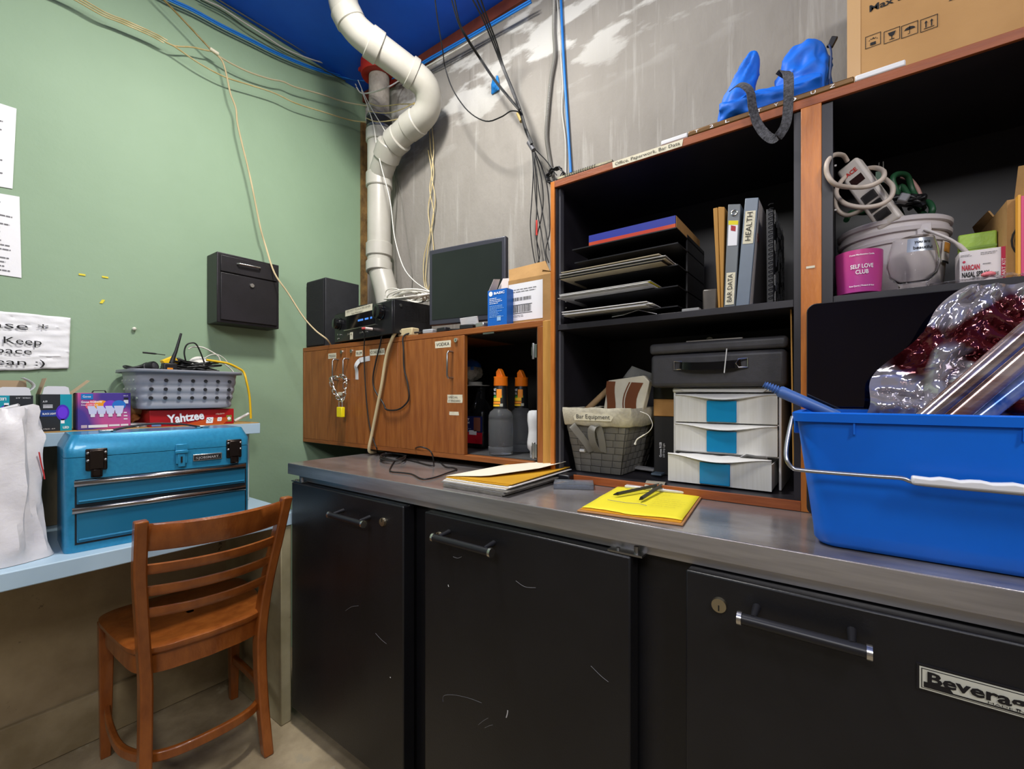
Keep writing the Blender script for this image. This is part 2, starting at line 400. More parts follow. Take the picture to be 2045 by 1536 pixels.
    B().add(vs, fs, CHW).build('stretcher', t, bv=.004, local=True)
chair()
# ================================================================ tool chest
def chest():
    cp = M('teal_blue_enamel', '2C8EB8', .32, metal=.2, col2='2684AE', vs=90, coat=.2, bump=.04, bs=300)
    cp2 = M('teal_blue_drawer', '22789F', .35, metal=.3, coat=.2)
    dkm = M('dark_bronze', '3A322E', .3, .9)
    a = radians(-4.5)
    t = thing('tool_chest', 'teal blue metal tool chest with two drawers on the desk', 'tool chest', (.392, -1.05, .7385), a)
    W2, D = .240, .225   # local: y width, front at x=0, back x=-D
    def sect(z, ins=0, cx=.022): # rounded plan outline
        P = []
        for X, Y, a0 in ((0, 1, 0), (-D, 1, 90), (-D, -1, 180), (0, -1, 270)):
            cx0 = X - (cx if X == 0 else -cx); cy0 = Y * (W2 - cx)
            for k in range(5): an = radians(a0 + k * 22.5); P.append(V(cx0 + (cx - ins) * cos(an), cy0 + (cx - ins) * sin(an), z))
        return P
    b = B(); G = [sect(0), sect(.272)]; b.grid(G, cp, closed=True); b.quad(G[0][::-1], cp); b.quad(G[1], cp); b.build('body', t, local=True)
    b = B(); G = [sect(.2735), sect(.300)]
    top = []
    for p in sect(.337): top.append(V(-D / 2 + (p.x + D / 2) * .80, p.y * .935, .337))
    G.append(top); b.grid(G, cp, closed=True); b.quad(G[0][::-1], cp); b.quad(top, cp); b.build('lid', t, local=True, bv=.002)
    dm = M('drawer_gap', '0A1A22', .7)
    def dr(z0, z1, ov):
        d = B().box(-.004, .004, -W2 + .026, W2 - .016, z0, z1, cp2).build('drawer', t, local=True, bv=.002)
        b = B(); b.box(-.0035, .0008, -W2 + .022, W2 - .012, z0 - .006, z1 + .004, dm); b.build('recess', t, local=True)
        P = []
        for k in range(9): an = radians(-80 + k * 20); P.append((cos(an), sin(an)))
        b = B(); y0 = -W2 + .02 - ov; y1 = W2 - .016
        b.grid([[V(.003 + .009 * c, y, z1 - .007 + .009 * s_) for c, s_ in P] for y in (y0, y1)], M('brushed_trim', 'A9A3A0', .25, 1))
        b.build('pull_rail', d, local=True, solid=.001, lab='polished metal pull rail')
        b = B(); b.tube([(.004, -W2 + .03, z0 + .008), (.004, W2 - .02, z0 + .008)], .003, cp2); b.build('lower_bead', d, local=True)
    dr(.138, .205, 0); dr(.028, .128, .004)
    for y in (-.172, .188):
        l = B().box(0, .006, y - .024, y + .024, .232, .296, dkm).build('latch', t, local=True, bv=.004, lab='dark bronze latch')
        b = B().box(.005, .012, y - .016, y + .016, .236, .292, dkm).box(.005, .010, y - .013, y + .013, .212, .236, dkm)
        b.build('catch', l, local=True, bv=.003)
        b = B()
        for yy in (-.019, .019):
            for z in (.284, .262): b.ball((.008, y + yy, z), .0045, STEELW, 6)
        b.tube([(.012, y - .010, .236), (.013, y - .010, .216), (.013, y + .010, .216), (.012, y + .010, .236)], .0022, dkm)
        b.each('rivet', l, local=True)
    h = B().box(0, .006, .018, .050, .228, .292, cp).box(.004, .010, .016, .052, .262, .272, cp).box(.005, .008, .024, .044, .218, .26, cp).build('hasp', t, local=True, bv=.002)
    B().box(.0085, .0095, .031, .036, .232, .252, DBLK).build('slot', h, local=True)
    bd = B().box(0, .005, .066, .150, .232, .254, CHR).box(.004, .0065, .069, .147, .235, .251, DBLK).build('badge', t, local=True, bv=.001)
    o = M4[t.name] @ V(.0068, .0815, .2385); r = M4[t.name].to_3x3() @ V(0, 1, 0)
    text('JOBSMART.', o, r, PZ, .0115, M('badge_silver', 'D0D0D0', .3, .6), bd, W=.061, bold=.02)
    o = M4[t.name] @ V(.0068, .071, .2385); text('S', o, r, PZ, .011, MC['badge_silver'], bd, W=.009)
    hb = B().strap([(-.105, -.13, .338), (-.105, -.10, .347), (-.105, -.03, .357), (-.105, .05, .353), (-.105, .10, .343), (-.105, .12, .339)], (1, 0, 0), .026, .006, BLK)
    hn = hb.build('handle', t, local=True, bv=.002, lab='black flexible carry handle')
    B().box(-.118, -.092, -.155, -.115, .3375, .344, CHR).box(-.118, -.092, .10, .14, .3375, .344, CHR).each('end_cap', hn, local=True, bv=.002)
chest()
# ================================================================ back bar cooler and its steel counter
CF = -.675; CT = .93
leath = M('black_textured_steel', '131316', .36, col2='19191C', vs=5, bump=.07, bs=220, wear='55555A', ws=75, wt=.715)
steel = M('brushed_steel', 'D6D5D8', .38, .95, col2='B8B7BB', vs=14, st=(.25, 3, 3), bump=.03, bs=120)
steelt = M('scratched_steel_top', 'B6B2B1', .2, .65, col2='8E8684', vs=5, st=(.8, 1.6, 1), det=9, bump=.05, bs=60, wear='B8B2AA', ws=22, wt=.72)
fr = thing('back_bar_cooler', 'long black back bar cooler with three doors and a steel top', 'cooler', (1.6, -.33, FZ))
B().box(.465, 2.9, -.62, -.02, FZ + .001, .864, leath).build('body', fr)
B().box(.42, 2.92, CF, -.002, .889, CT, steelt).build('counter_top', fr, bv=.0015, lab='scratched stainless steel counter top')
B().box(.4195, 2.9205, CF - .0012, CF + .002, .8885, CT - .002, steel).box(.45, 2.9, CF + .028, CF + .05, .863, .8885, steel).build('front_band', fr, lab='bright brushed steel edge band')
knobm = M('nickel', 'B9B09A', .3, 1)
def fdoor(x0, x1, hx0, hx1, lx, hz):
    d = B().box(x0, x1, CF - .002, -.632, -.0, .860, leath).build('door', fr, bv=.004)
    b = B(); y = CF - .04
    b.tube([(hx0, y, hz), (hx0 + .006, y, hz), (hx1 - .006, y, hz), (hx1, y, hz)], .0095, M('handle_black', '1C1C20', .35), 14)
    for x in (hx0 + .022, hx1 - .022): b.tube([(x, y, hz + .006), (x, CF - .002, hz + .010)], [.005, .007], MC['handle_black'], 10)
    h = b.build('handle', d)
    b = B()
    for x0_, x1_ in ((hx0 - .002, hx0 + .005), (hx1 - .005, hx1 + .002)): b.tube([(x0_, y, hz), (x1_, y, hz)], .0115, CHR, 16)
    b.each('chrome_collar', d, lab='chrome collars of the handle')
    b = B(); b.tube([(lx, CF - .002, .80 if lx < 1.5 else .81), (lx, CF - .009, .80 if lx < 1.5 else .81)], [.0135, .0125], knobm, 20)
    b.box(lx - .001, lx + .001, CF - .0098, CF - .0088, .805 - .004, .805 + .006, DBLK); b.build('lock', d, lab='round nickel key lock')
    return d
fdoor(.45, 1.095, .768, .955, 1.003, .793); fdoor(1.187, 1.797, 1.262, 1.462, 1.247, .81); d3 = fdoor(1.906, 2.62, 2.004, 2.180, 1.966, .812)
for hx in (.47, 1.775):
    b = B().box(hx - .03, hx + .045, CF + .002, -.64, .861, .865, STEELW); b.tube([(hx + .03, CF + .012, .862), (hx + .03, CF + .012, .880)], .006, STEELW).tube([(hx - .01, CF + .012, .865), (hx - .01, CF + .012, .870)], .004, STEELW)
    b.build('top_hinge', fr, lab='steel top hinge')
sm_ = M('scratch_grey', '6A6A6E', .6); sw_ = M('scratch_white', 'C8C8C8', .6)
def scratch(P, m, r=.0005): B().tube([HY(x, y, CF - .0022) for x, y in P], r, m, 4, sm=4).build('scratch', fr, lab='pale scratch')
for P in (((885, 1402), (886, 1390), (905, 1388), (935, 1394), (962, 1404)), ((955, 1448), (965, 1440), (975, 1434)), ((968, 1454), (976, 1450), (984, 1448)), ((1030, 1160), (1048, 1172), (1070, 1174)), ((750, 1265), (762, 1278), (772, 1286)), ((690, 1220), (702, 1212), (716, 1210)), ((1180, 1330), (1200, 1350), (1215, 1362)), ((905, 1112), (914, 1115), (922, 1112))): scratch(P, sm_)
scratch(((1011, 1433), (1013, 1426), (1014, 1419)), sw_, .0014); scratch(((895, 1168), (896, 1172)), sw_, .001); scratch(((779, 1352), (780, 1354)), sw_, .001)
# maker's plate
o = V(2.2335, CF - .0028, .7765); br = B().box(2.2335, 2.436, CF - .0045, CF - .0022, .762, .7995, M('plate_black', '17161A', .4))
M('plate_ivory', 'C9C8B9', .4)
brp = br.build('maker_plate', d3); 
b = B(); rect(b, (2.2365, CF - .0046, .7645), PX, PZ, .197, .0325, MC['plate_ivory'])
rect(b, (2.2385, CF - .0050, .7665), PX, PZ, .193, .0285, MC['plate_black']); rect(b, (2.2395, CF - .0054, .7675), PX, PZ, .191, .0265, MC['plate_ivory'])
b.quad([V(2.241, CF - .0065, .7685), V(2.428, CF - .0065, .7685), V(2.428, CF - .0065, .7705), V(2.272, CF - .0065, .7705), V(2.268, CF - .0065, .7765), V(2.241, CF - .0065, .7765)], MC['plate_black'])
b.build('plate_face', d3)
text('Beverage-Air', (2.2435, CF - .0068, .7765), PX, PZ, .0225, MC['plate_black'], d3, W=.160, bold=.03)
text('MADE IN U.S.A.', (2.305, CF - .0068, .7715), PX, PZ, .0038, MC['plate_black'], d3, W=.06)
# ================================================================ wall cabinet of wood
KF = -.345; KB = WY - .002; KZ0 = .955; KZ1 = 1.432
kc = thing('wall_cabinet', 'brown wooden wall cabinet with padlocked doors and one open bay', 'cabinet', (.65, -.16, KZ0))
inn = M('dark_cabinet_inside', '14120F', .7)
kb = B()
kb.box(WX + .002, 1.375, KF, KB, KZ1 - .020, KZ1, WOODH).box(WX + .002, 1.375, KF, KB, KZ0, KZ0 + .018, WOODH)
kb.box(WX + .002, WX + .02, KF, KB, KZ0 + .018, KZ1 - .02, WOODV).box(1.352, 1.375, KF, KB, KZ0 + .018, KZ1 - .02, WOODV)
kb.build('carcass', kc, bv=.0015)
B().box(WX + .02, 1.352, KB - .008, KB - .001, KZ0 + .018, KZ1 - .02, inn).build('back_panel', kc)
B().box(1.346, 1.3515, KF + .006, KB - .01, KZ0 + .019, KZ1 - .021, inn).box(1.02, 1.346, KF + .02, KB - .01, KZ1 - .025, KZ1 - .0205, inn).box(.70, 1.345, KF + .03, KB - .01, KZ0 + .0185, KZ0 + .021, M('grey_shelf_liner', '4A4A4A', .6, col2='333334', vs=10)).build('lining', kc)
B().box(.665, .683, KF, KB - .01, KZ0 + .019, KZ1 - .021, WOODV).build('divider', kc)
def tape(bm, x0, x1, z0, z1, y=None):
    y = y if y is not None else KF - .0006; P = []
    n = 5
    for k in range(n): P.append(V(x0 + random.uniform(-.0015, .0015), y, z0 + (z1 - z0) * k / (n - 1)))
    for k in range(n): P.append(V(x1 + random.uniform(-.0015, .0015), y, z1 - (z1 - z0) * k / (n - 1)))
    bm.quad(P[::-1], TAPE)
def kdoor(x0, x1):
    return B().box(x0, x1, KF - .0003, KF + .018, KZ0 + .0185, KZ1 - .0215, WOODV).build('door', kc, bv=.001)
def keylock(x, z, d):
    b = B(); b.tube([(x, KF, z), (x, KF - .006, z)], [.009, .008], CHR, 18); b.box(x - .001, x + .001, KF - .0065, KF - .0058, z - .003, z + .003, DBLK); b.build('lock', d, lab='round chrome lock')
def dhandle(x, z0, z1, d):
    b = B(); b.tube([(x, KF, z1), (x, KF - .024, z1), (x, KF - .030, z1 - .008), (x, KF - .030, z0 + .008), (x, KF - .024, z0), (x, KF, z0)], .0036, STEELW, 10, sm=0); b.build('handle', d, lab='dull metal wire handle')
d1 = kdoor(WX + .021, .305); d2 = kdoor(.308, .664); d3k = kdoor(.684, 1.035)
keylock(.268, 1.392, d1); keylock(.345, 1.392, d2); keylock(.996, 1.394, d3k)
p = HY(672, 720, KF - .03); dhandle(.238, 1.262, 1.358, d1); dhandle(.322, 1.262, 1.358, d2); dhandle(.978, 1.255, 1.352, d3k)
def lab_(x0, x1, z0, z1, s, d, h, W):
    b = B(); tape(b, x0, x1, z0, z1); b.build('tape_label', d, lab='masking tape label')
    if s: text(s, (x0 + .006, KF - .0008, z0 + (z1 - z0) * .28), PX, PZ, h, INK, d, W=W)
lab_(.155, .222, 1.366, 1.391, 'TEQUILA', d1, .016, .055); lab_(.375, .425, 1.366, 1.392, 'RUM', d2, .018, .04)
lab_(.478, .580, 1.364, 1.391, 'CORDIALS', d2, .016, .088); lab_(.885, .968, 1.371, 1.397, 'VODKA', d3k, .018, .07)
b = B(); tape(b, .95, 1.026, 1.163, 1.193); b.build('tape_label', d3k, lab='masking tape label'); 
text('SPECIAL', (.955, KF - .0009, 1.180), PX, PZ, .010, INK, d3k, W=.05); text('STANDARD', (.955, KF - .0009, 1.167), PX, PZ, .010, INK, d3k, W=.062)
lab_(.960, 1.008, 1.117, 1.130, '', d3k, .01, .03); lab_(.236, .275, 1.190, 1.206, '', d1, .01, .01)
b = B(); b.strap([(.385, KF - .001, 1.262), (.387, KF - .004, 1.30), (.392, KF - .012, 1.322), (.410, KF - .006, 1.345), (.44, KF - .002, 1.350), (.478, KF - .001, 1.353)], [(1, 0, 0), (1, 0, 0), (.6, 0, -.8), (0, 0, 1), (0, 0, 1)], .022, .0008, M('curled_paper_tape', 'CFCFCF', .7)); b.build('curled_tape', d2, lab='curled strip of white tape')
for z in (1.335, 1.01):
    b = B().box(1.336, 1.3515, KF + .006, KF + .04, z - .022, z + .022, STEELW).box(1.322, 1.338, KF + .01, KF + .03, z - .014, z + .014, STEELW)
    b.tube([(1.330, KF + .012, z - .026), (1.330, KF + .012, z + .026)], .006, STEELW); b.build('hinge', kc, bv=.001, lab='bare steel cup hinge')
b = B().box(1.12, 1.17, KF + .004, KF + .02, KZ1 - .026, KZ1 - .0205, STEELW); b.build('catch', kc)
# chain + padlock
def link(c, R, L=.011, w_=.006, r=.0017):
    P = []
    for k in range(16):
        a = 2 * pi * k / 16; P.append(V(*c) + R @ V(w_ * cos(a), 0, (L - w_) * (1 if sin(a) > 0 else -1) * (abs(sin(a)) > .3) + w_ * sin(a)))
    return P
b = B(); ch = [(.240, 1.268), (.256, 1.276), (.275, 1.272), (.300, 1.274), (.322, 1.277), (.345, 1.272), (.355, 1.255), (.352, 1.235), (.348, 1.213), (.343, 1.192), (.334, 1.175), (.324, 1.170)]
ch2 = [(.240, 1.262), (.246, 1.243), (.256, 1.224), (.268, 1.207), (.282, 1.193), (.297, 1.180), (.312, 1.171)]
for L_ in (ch, ch2):
    for i, (x, z) in enumerate(L_):
        x2, z2 = L_[min(i + 1, len(L_) - 1)]; x1_, z1_ = L_[max(i - 1, 0)]; an = math.atan2(x2 - x1_, z2 - z1_)
        R = Matrix.Rotation(an, 3, 'Y') @ Matrix.Rotation(radians(20 + 90 * (i % 2)), 3, 'Z')
        b.tube(link((x, KF - .036 - .003 * (i % 2), z), R, .0145, .008, .002), .0022, CHR, 6, closed=True)
b.build('chain', tag=('bright steel chain looped through the two left cabinet handles', 'chain'))
pk = thing('padlock', 'yellow padlock hanging from the chain on the wooden cabinet', 'padlock', (.318, KF - .04, 1.09))
B().box(.299, .339, KF - .049, KF - .031, 1.092, 1.138, M('padlock_yellow', 'E8D518', .4)).build('body', pk, bv=.003)
b = B(); b.tube([(.306, KF - .04, 1.136), (.306, KF - .04, 1.157), (.310, KF - .04, 1.166), (.318, KF - .04, 1.170), (.327, KF - .04, 1.166), (.331, KF - .04, 1.157), (.331, KF - .04, 1.136)], .0026, CHR, 8, sm=3); b.build('shackle', pk, lab='steel shackle')
# ================================================================ stud between the cabinet and the shelving
pine = wood('raw_pine', 'C08F45', 'A8762F', (7, 7, .7), .6)
B().box(1.3765, 1.4125, KF - .006, -.24, .931, 1.428, pine).build('wood_stud', bv=.002, tag=('raw pine stud standing between the wooden cabinet and black shelving', 'lumber'))
# ================================================================ shelving unit
UF = -.36; UB = WY - .002; U0 = .931; U1 = 1.85
blkm = M('black_laminate', '1D1B20', .42, col2='27252B', vs=7, wear='3B3A40', ws=38, wt=.75)
un = thing('shelving_unit', 'black shelving unit with brown wood front edges on the counter', 'shelving', (2.05, -.16, U0))
UL, UR = 1.416, 2.86
B().box(UL, UL + .02, UF, UB, U0, U1, blkm).build('side_panel', un); B().box(UR - .02, UR, UF, UB, U0, U1, blkm).build('side_panel', un)
B().box(UL + .02, 2.056, UB - .008, UB, U0 + .02, U1 - .02, blkm).box(2.128, UR - .02, UB - .008, UB, U0 + .02, U1 - .02, blkm).build('back_panel', un)
B().box(UL + .02, UR - .02, UF, UB, U1 - .02, U1, blkm).build('top_panel', un); B().box(UL + .02, UR - .02, UF, UB, U0, U0 + .02, blkm).build('bottom_panel', un)
B().box(2.056, 2.0905, UF, UB, U0 + .02, U1 - .02, blkm).box(2.0915, 2.128, UF, UB, U0 + .02, U1 - .02, blkm).build('divider', un)
SH = 1.408
B().box(UL + .0205, 2.0555, UF + .002, UB - .009, SH - .017, SH, blkm).build('shelf_board', un, bv=.0008)
B().box(2.1285, UR - .0205, UF + .002, UB - .009, SH - .017, SH - .002, blkm).build('shelf_board', un, bv=.0008)
tr = B().box(UL, UL + .014, UF - .008, UF - .0002, U0, U1, TRIMV).box(2.070, 2.108, UF - .008, UF - .0002, U0, U1 - .02, TRIMV); tr.each('edge_trim', un, bv=.001, lab='orange brown wood edging')
B().box(UL + .014, UR, UF - .008, UF - .0002, U1 - .02, U1, TRIMH).box(UL + .014, 2.07, UF - .008, UF - .0002, U0, U0 + .022, TRIMH).box(2.108, UR, UF - .008, UF - .0002, U0, U0 + .022, TRIMH).each('edge_rail', un, bv=.001, lab='red brown wood edging rails')
B().box(UL + .021, UL + .028, UF + .006, UF + .026, SH + .001, U1 - .021, M('grey_edge_strip', '4A4A50', .5)).box(UL + .021, UL + .028, UF + .006, UF + .026, U0 + .021, SH - .019, MC['grey_edge_strip']).each('edge_strip', un)
b = B(); P0 = HY(1224, 329, UF - .009); P1 = HY(1362, 283, UF - .009)
b.quad([(P0.x, UF - .0088, U1 - .0185), (P1.x, UF - .0088, U1 - .0185), (P1.x + .003, UF - .0088, U1 - .001), (P0.x - .002, UF - .0088, U1 - .001)], TAPE); b.build('tape_label', un, lab='long masking tape label')
text('Office, Paperwork, Bar Data', (P0.x + .006, UF - .0092, U1 - .0135), PX, PZ, .0125, INK, un, W=P1.x - P0.x - .012)
b = B(); rect(b, HY(1610, 537, UF - .0085), PX, V(0, 0, 1), .016, .005, TAPE); b.build('tape_scrap', un)
b = B()
for x, z in ((UL + .06, SH + .08), (UL + .06, SH + .06), (2.13, SH + .30), (2.13, SH + .2)): b.tube([(x if x > 2 else UL + .0195, UF + .05, z), (x + .004 if x > 2 else UL + .0235, UF + .05, z)], .0022, WHT, 8)
b.each('shelf_pin', un)
# ================================================================ drop box and papers on the green wall
bxm = M('drop_box_black', '1C1A1C', .4, col2='232024', vs=12, bump=.05, bs=200)
p0 = HX(434, 496.6, .03); p1 = HX(558, 524, .03); zt = 1.797; zb = 1.500; ya, yb = p0.y, p1.y
db = thing('drop_box', 'black steel drop box mounted on the green wall', 'drop box', (WX, (ya + yb) / 2, zb))
B().box(WX + .001, .026, ya, yb, zb, zt, bxm).build('case', db, bv=.003)
B().box(.0262, .0335, ya + .012, yb - .012, zb + .012, zt - .085, bxm).build('door', db, bv=.002)
fl = B().box(.0262, .0335, ya + .012, yb - .012, zt - .080, zt - .012, bxm).build('flap', db, bv=.002)
b = B(); b.tube([(.0335, ya + .075, zt - .038), (.046, ya + .08, zt - .038), (.046, ya + .165, zt - .036), (.0335, ya + .17, zt - .036)], .004, CHR, 10); b.build('handle', fl, lab='silver pull handle')
b = B(); b.tube([(.0335, ya + .135, zt - .12), (.040, ya + .135, zt - .12)], [.0095, .0085], CHR, 18); b.build('lock', db, lab='round silver lock')
def sheet(q, lb, nm, cat, fn, x=None):
    x = x or WX + .003; P = [HX(a, b_, x) for a, b_ in q]; o = P[3]; r = (P[2] - P[3]); u = (P[0] - P[3])
    t = thing(nm, lb, cat, o)
    b = B(); b.ext([P[3], P[2], P[1], P[0]], (-.0012, 0, 0), PAPER); b.build('sheet', t)
    c = B(); fn(c, o + V(.0003, 0, 0), r.normalized(), u.normalized(), r.length, u.length); c.build('print', t, sm=0); return t
def f1(c, o, r, u, w, h): rect(c, o + u * (h - .045) + r * .01, r, u, w - .045, .018, M('blue_print', '1B5FAF', .7)); lines(c, o + r * .02 + u * .01, r, u, w - .04, h - .06, 15, GREYINK)
def f2(c, o, r, u, w, h): lines(c, o + r * .02 + u * .01, r, u, w - .04, h - .02, 17, GREYINK)
sheet([(-60, 187), (33, 217), (25, 377), (-60, 362)], 'white notice with a blue header taped to the green wall', 'wall_notice', 'paper', f1)
sheet([(-60, 376), (39, 393), (43, 555), (-60, 540)], 'plain white printed sheet below the blue headed notice', 'wall_notice', 'paper', f2)
# hand lettered sign on crumpled paper
A, Bq, C_, D_ = HX(-90, 612, WX + .006), HX(141, 635, WX + .006), HX(137, 736, WX + .006), HX(-90, 744, WX + .006)
sg = thing('handwritten_sign', 'crumpled white paper sign with handwriting on the green wall', 'sign', D_)
G = []
for i in range(25):
    row = []
    for j in range(40):
        s_ = j / 39; t_ = i / 24; p = (A * (1 - s_) + Bq * s_) * (1 - t_) + (D_ * (1 - s_) + C_ * s_) * t_
        p.x = WX + .0065 + .0045 * noise.noise(V(s_ * 5, t_ * 22, 0)) + .002 * noise.noise(V(s_ * 14, t_ * 30, 4)); p.z += .003 * noise.noise(V(s_ * 6, t_ * 6, 9)); row.append(p)
    G.append(row)
B().grid(G, PAPER).build('sheet', sg, sm=50, solid=.0006)
for s_, px_, py_, h, W in (('* Please *', 96, 662, .032, .26), ('- Keep', 82, 690, .032, .115), ('space', 62, 708, .030, .10), ('clean :)', 88, 731, .030, .15)):
    q = HX(px_, py_, WX + .013); text(s_, q + V(0, -W, 0), PY, V(0, 0, 1), h, INK, sg, W=W, off=.0)
# bits on the wall
for i, (a, b_, c) in enumerate(((164, 548, 'left of the three yellow tape scraps on the green wall'), (210, 553, 'middle of the three yellow tape scraps, flat and long'), (205, 604, 'lowest of the three yellow tape scraps on the green wall'))):
    q = HX(a, b_, WX + .002); tb = B(); rect(tb, q - V(0, .009, .004), PY, (V(0, 0, 1) if i < 2 else V(0, .5, 1)), .018 if i < 2 else .009, .006 if i < 2 else .016, M('yellow_tape', 'E3D23A', .6)); b = B().ext(tb.v[:4], (-.001, 0, 0), MC['yellow_tape'])
    b.build('tape_scrap', tag=(c, 'tape', 'tape scraps on the green wall'))
q = HX(267, 657, WX + .001); B().ball(q + V(.007, 0, 0), .007, M('pin_white', 'D8D6C8', .5), 8).tube([q, q + V(.006, 0, 0)], .003, WHT).build('push_pin', tag=('small white round push pin in the green wall', 'pin'))
# ================================================================ on the riser shelf and the desk
def rows(bm, n, fn):
    for i in range(n): fn(i)
teal = M('print_teal', '0B93A6', .5); drk = M('print_charcoal', '22262B', .5); pur = M('print_violet', '4A23B8', .5); lit = M('carton_white', 'DEDEE2', .6); kr2 = M('carton_inside', 'B39B7C', .8)
prb = M('print_band_blue', '1E3F86', .5)
def bulbbox(X, y0, y1, z1, lb, up, flaps, tilt=0):
    z0 = RZ + .0035; D = .085; t = thing('bulb_carton', lb, 'box', (X, (y0 + y1) / 2, z0), tilt, 'open light bulb cartons on the riser shelf')
    w_ = (y1 - y0) / 2; h = z1 - z0
    b = B(); T = .0008
    b.box(-D, 0, -w_, w_, 0, .001, drk); b.box(-T, 0, -w_, w_, .001, h, drk); b.box(-D, -D + T, -w_, w_, .001, h, drk); b.box(-D + T, -T, -w_, -w_ + T, .001, h, drk); b.box(-D + T, -T, w_ - T, w_, .001, h, drk)
    b.build('carton', t, local=True)
    mp = M4[t.name]; o = mp @ V(0, -w_, 0); r = (mp.to_3x3() @ V(0, 1, 0)); u = V(0, 0, 1); n = r.cross(u); W = 2 * w_
    c = B(); sgn = 1 if up else -1
    O = o if up else o + r * W + u * h; rr = r * sgn; uu = u * sgn
    rect(c, O + rr * W * .62, rr, uu, W * .38, h, teal, off=.0005)
    rect(c, O + uu * h * .40, rr, uu, W * .62, h * .17, prb, off=.0006)
    cc = O + rr * W * .70 + uu * h * .50
    disc(c, cc, rr, uu, W * .22, pur, off=.0009, ry=W * .36); disc(c, cc, rr, uu, W * .16, M('print_purple', '6A35D8', .5), off=.0011, ry=W * .27)
    rect(c, O + rr * W * .64 + uu * h * .20, rr, uu, W * .12, h * .12, WINK, off=.0009)
    for k in range(3): rect(c, O + rr * W * (.08) + uu * h * (.63 + .035 * k), rr, uu, W * .3, h * .016, WINK, off=.0009)
    c.build('label_print', t, sm=0)
    text('BLACK LIGHT', O + rr * W * .06 + uu * h * .45, rr, uu, W * .11, WINK, t, W=W * .42, off=.0011, bold=.02)
    text('LED', O + rr * W * .70 + uu * h * .06, rr, uu, W * .14, WINK, t, W=W * .2, off=.0011, bold=.03)
    text('A19', O + rr * W * .07 + uu * h * .78, rr, uu, W * .12, WINK, t, W=W * .14, off=.0011)
    text('3 PACK - A19', O + rr * W * .07 + uu * h * .05, rr, uu, W * .07, WINK, t, W=W * .38, off=.0011)
    for kind in flaps:
        b = B()
        if kind == 'front': b.ext([(0, -w_ + .004, h), (0, w_ - .004, h), (.002, w_ - .008, h + .022), (.002, w_ - .016, h + .026), (.002, -w_ + .016, h + .026), (.002, -w_ + .008, h + .022)], (-.001, 0, 0), lit)
        if kind == 'right': b.ext([(-.004, w_, h), (-D + .004, w_, h), (-D + .01, w_ + .050, h + .050), (-.012, w_ + .046, h + .046)], (0, .0008, -.0008), kr2)
        if kind == 'left': b.ext([(-.004, -w_, h), (-D + .004, -w_, h), (-D + .004, -w_ + .014, h + .052), (-.004, -w_ + .014, h + .052)], (0, .001, 0), kr2)
        if kind == 'back': b.ext([(-D, -w_ + .003, h), (-D, w_ - .003, h), (-D + .004, w_ - .006, h + .048), (-D + .004, -w_ + .006, h + .048)], (.001, 0, 0), kr2)
        if kind == 'lid': b.grid([[V(-.002 - .0 * s_, w_ - .012 + a_ * .045 * sin(s_ * pi), h + .058 * sin(s_ * pi * .8) ** .8) if False else V(-.006 - .07 * a_, w_ - .03 + .036 * sin(s_ * pi * .9), h + .056 * s_) for a_ in (0, 1)] for s_ in [k / 8 for k in range(9)]], lit)
        b.build('flap', t, local=True, solid=.0008 if kind == 'lid' else 0, lab={'right': 'raised kraft brown flap', 'left': 'kraft brown flap'}.get(kind, 'pale cardboard flap'))
    return t
bulbbox(.10, -1.301, -1.229, 1.194, 'open black light carton, right one with the flap bent up', True, ('front', 'right', 'left'))
bulbbox(.10, -1.397, -1.317, 1.190, 'open upside down black light carton beside the white plastic bag', False, ('front', 'back', 'lid'))
bulbbox(.09, -1.485, -1.407, 1.190, 'black light carton at the left edge of the photo', False, ('front',))
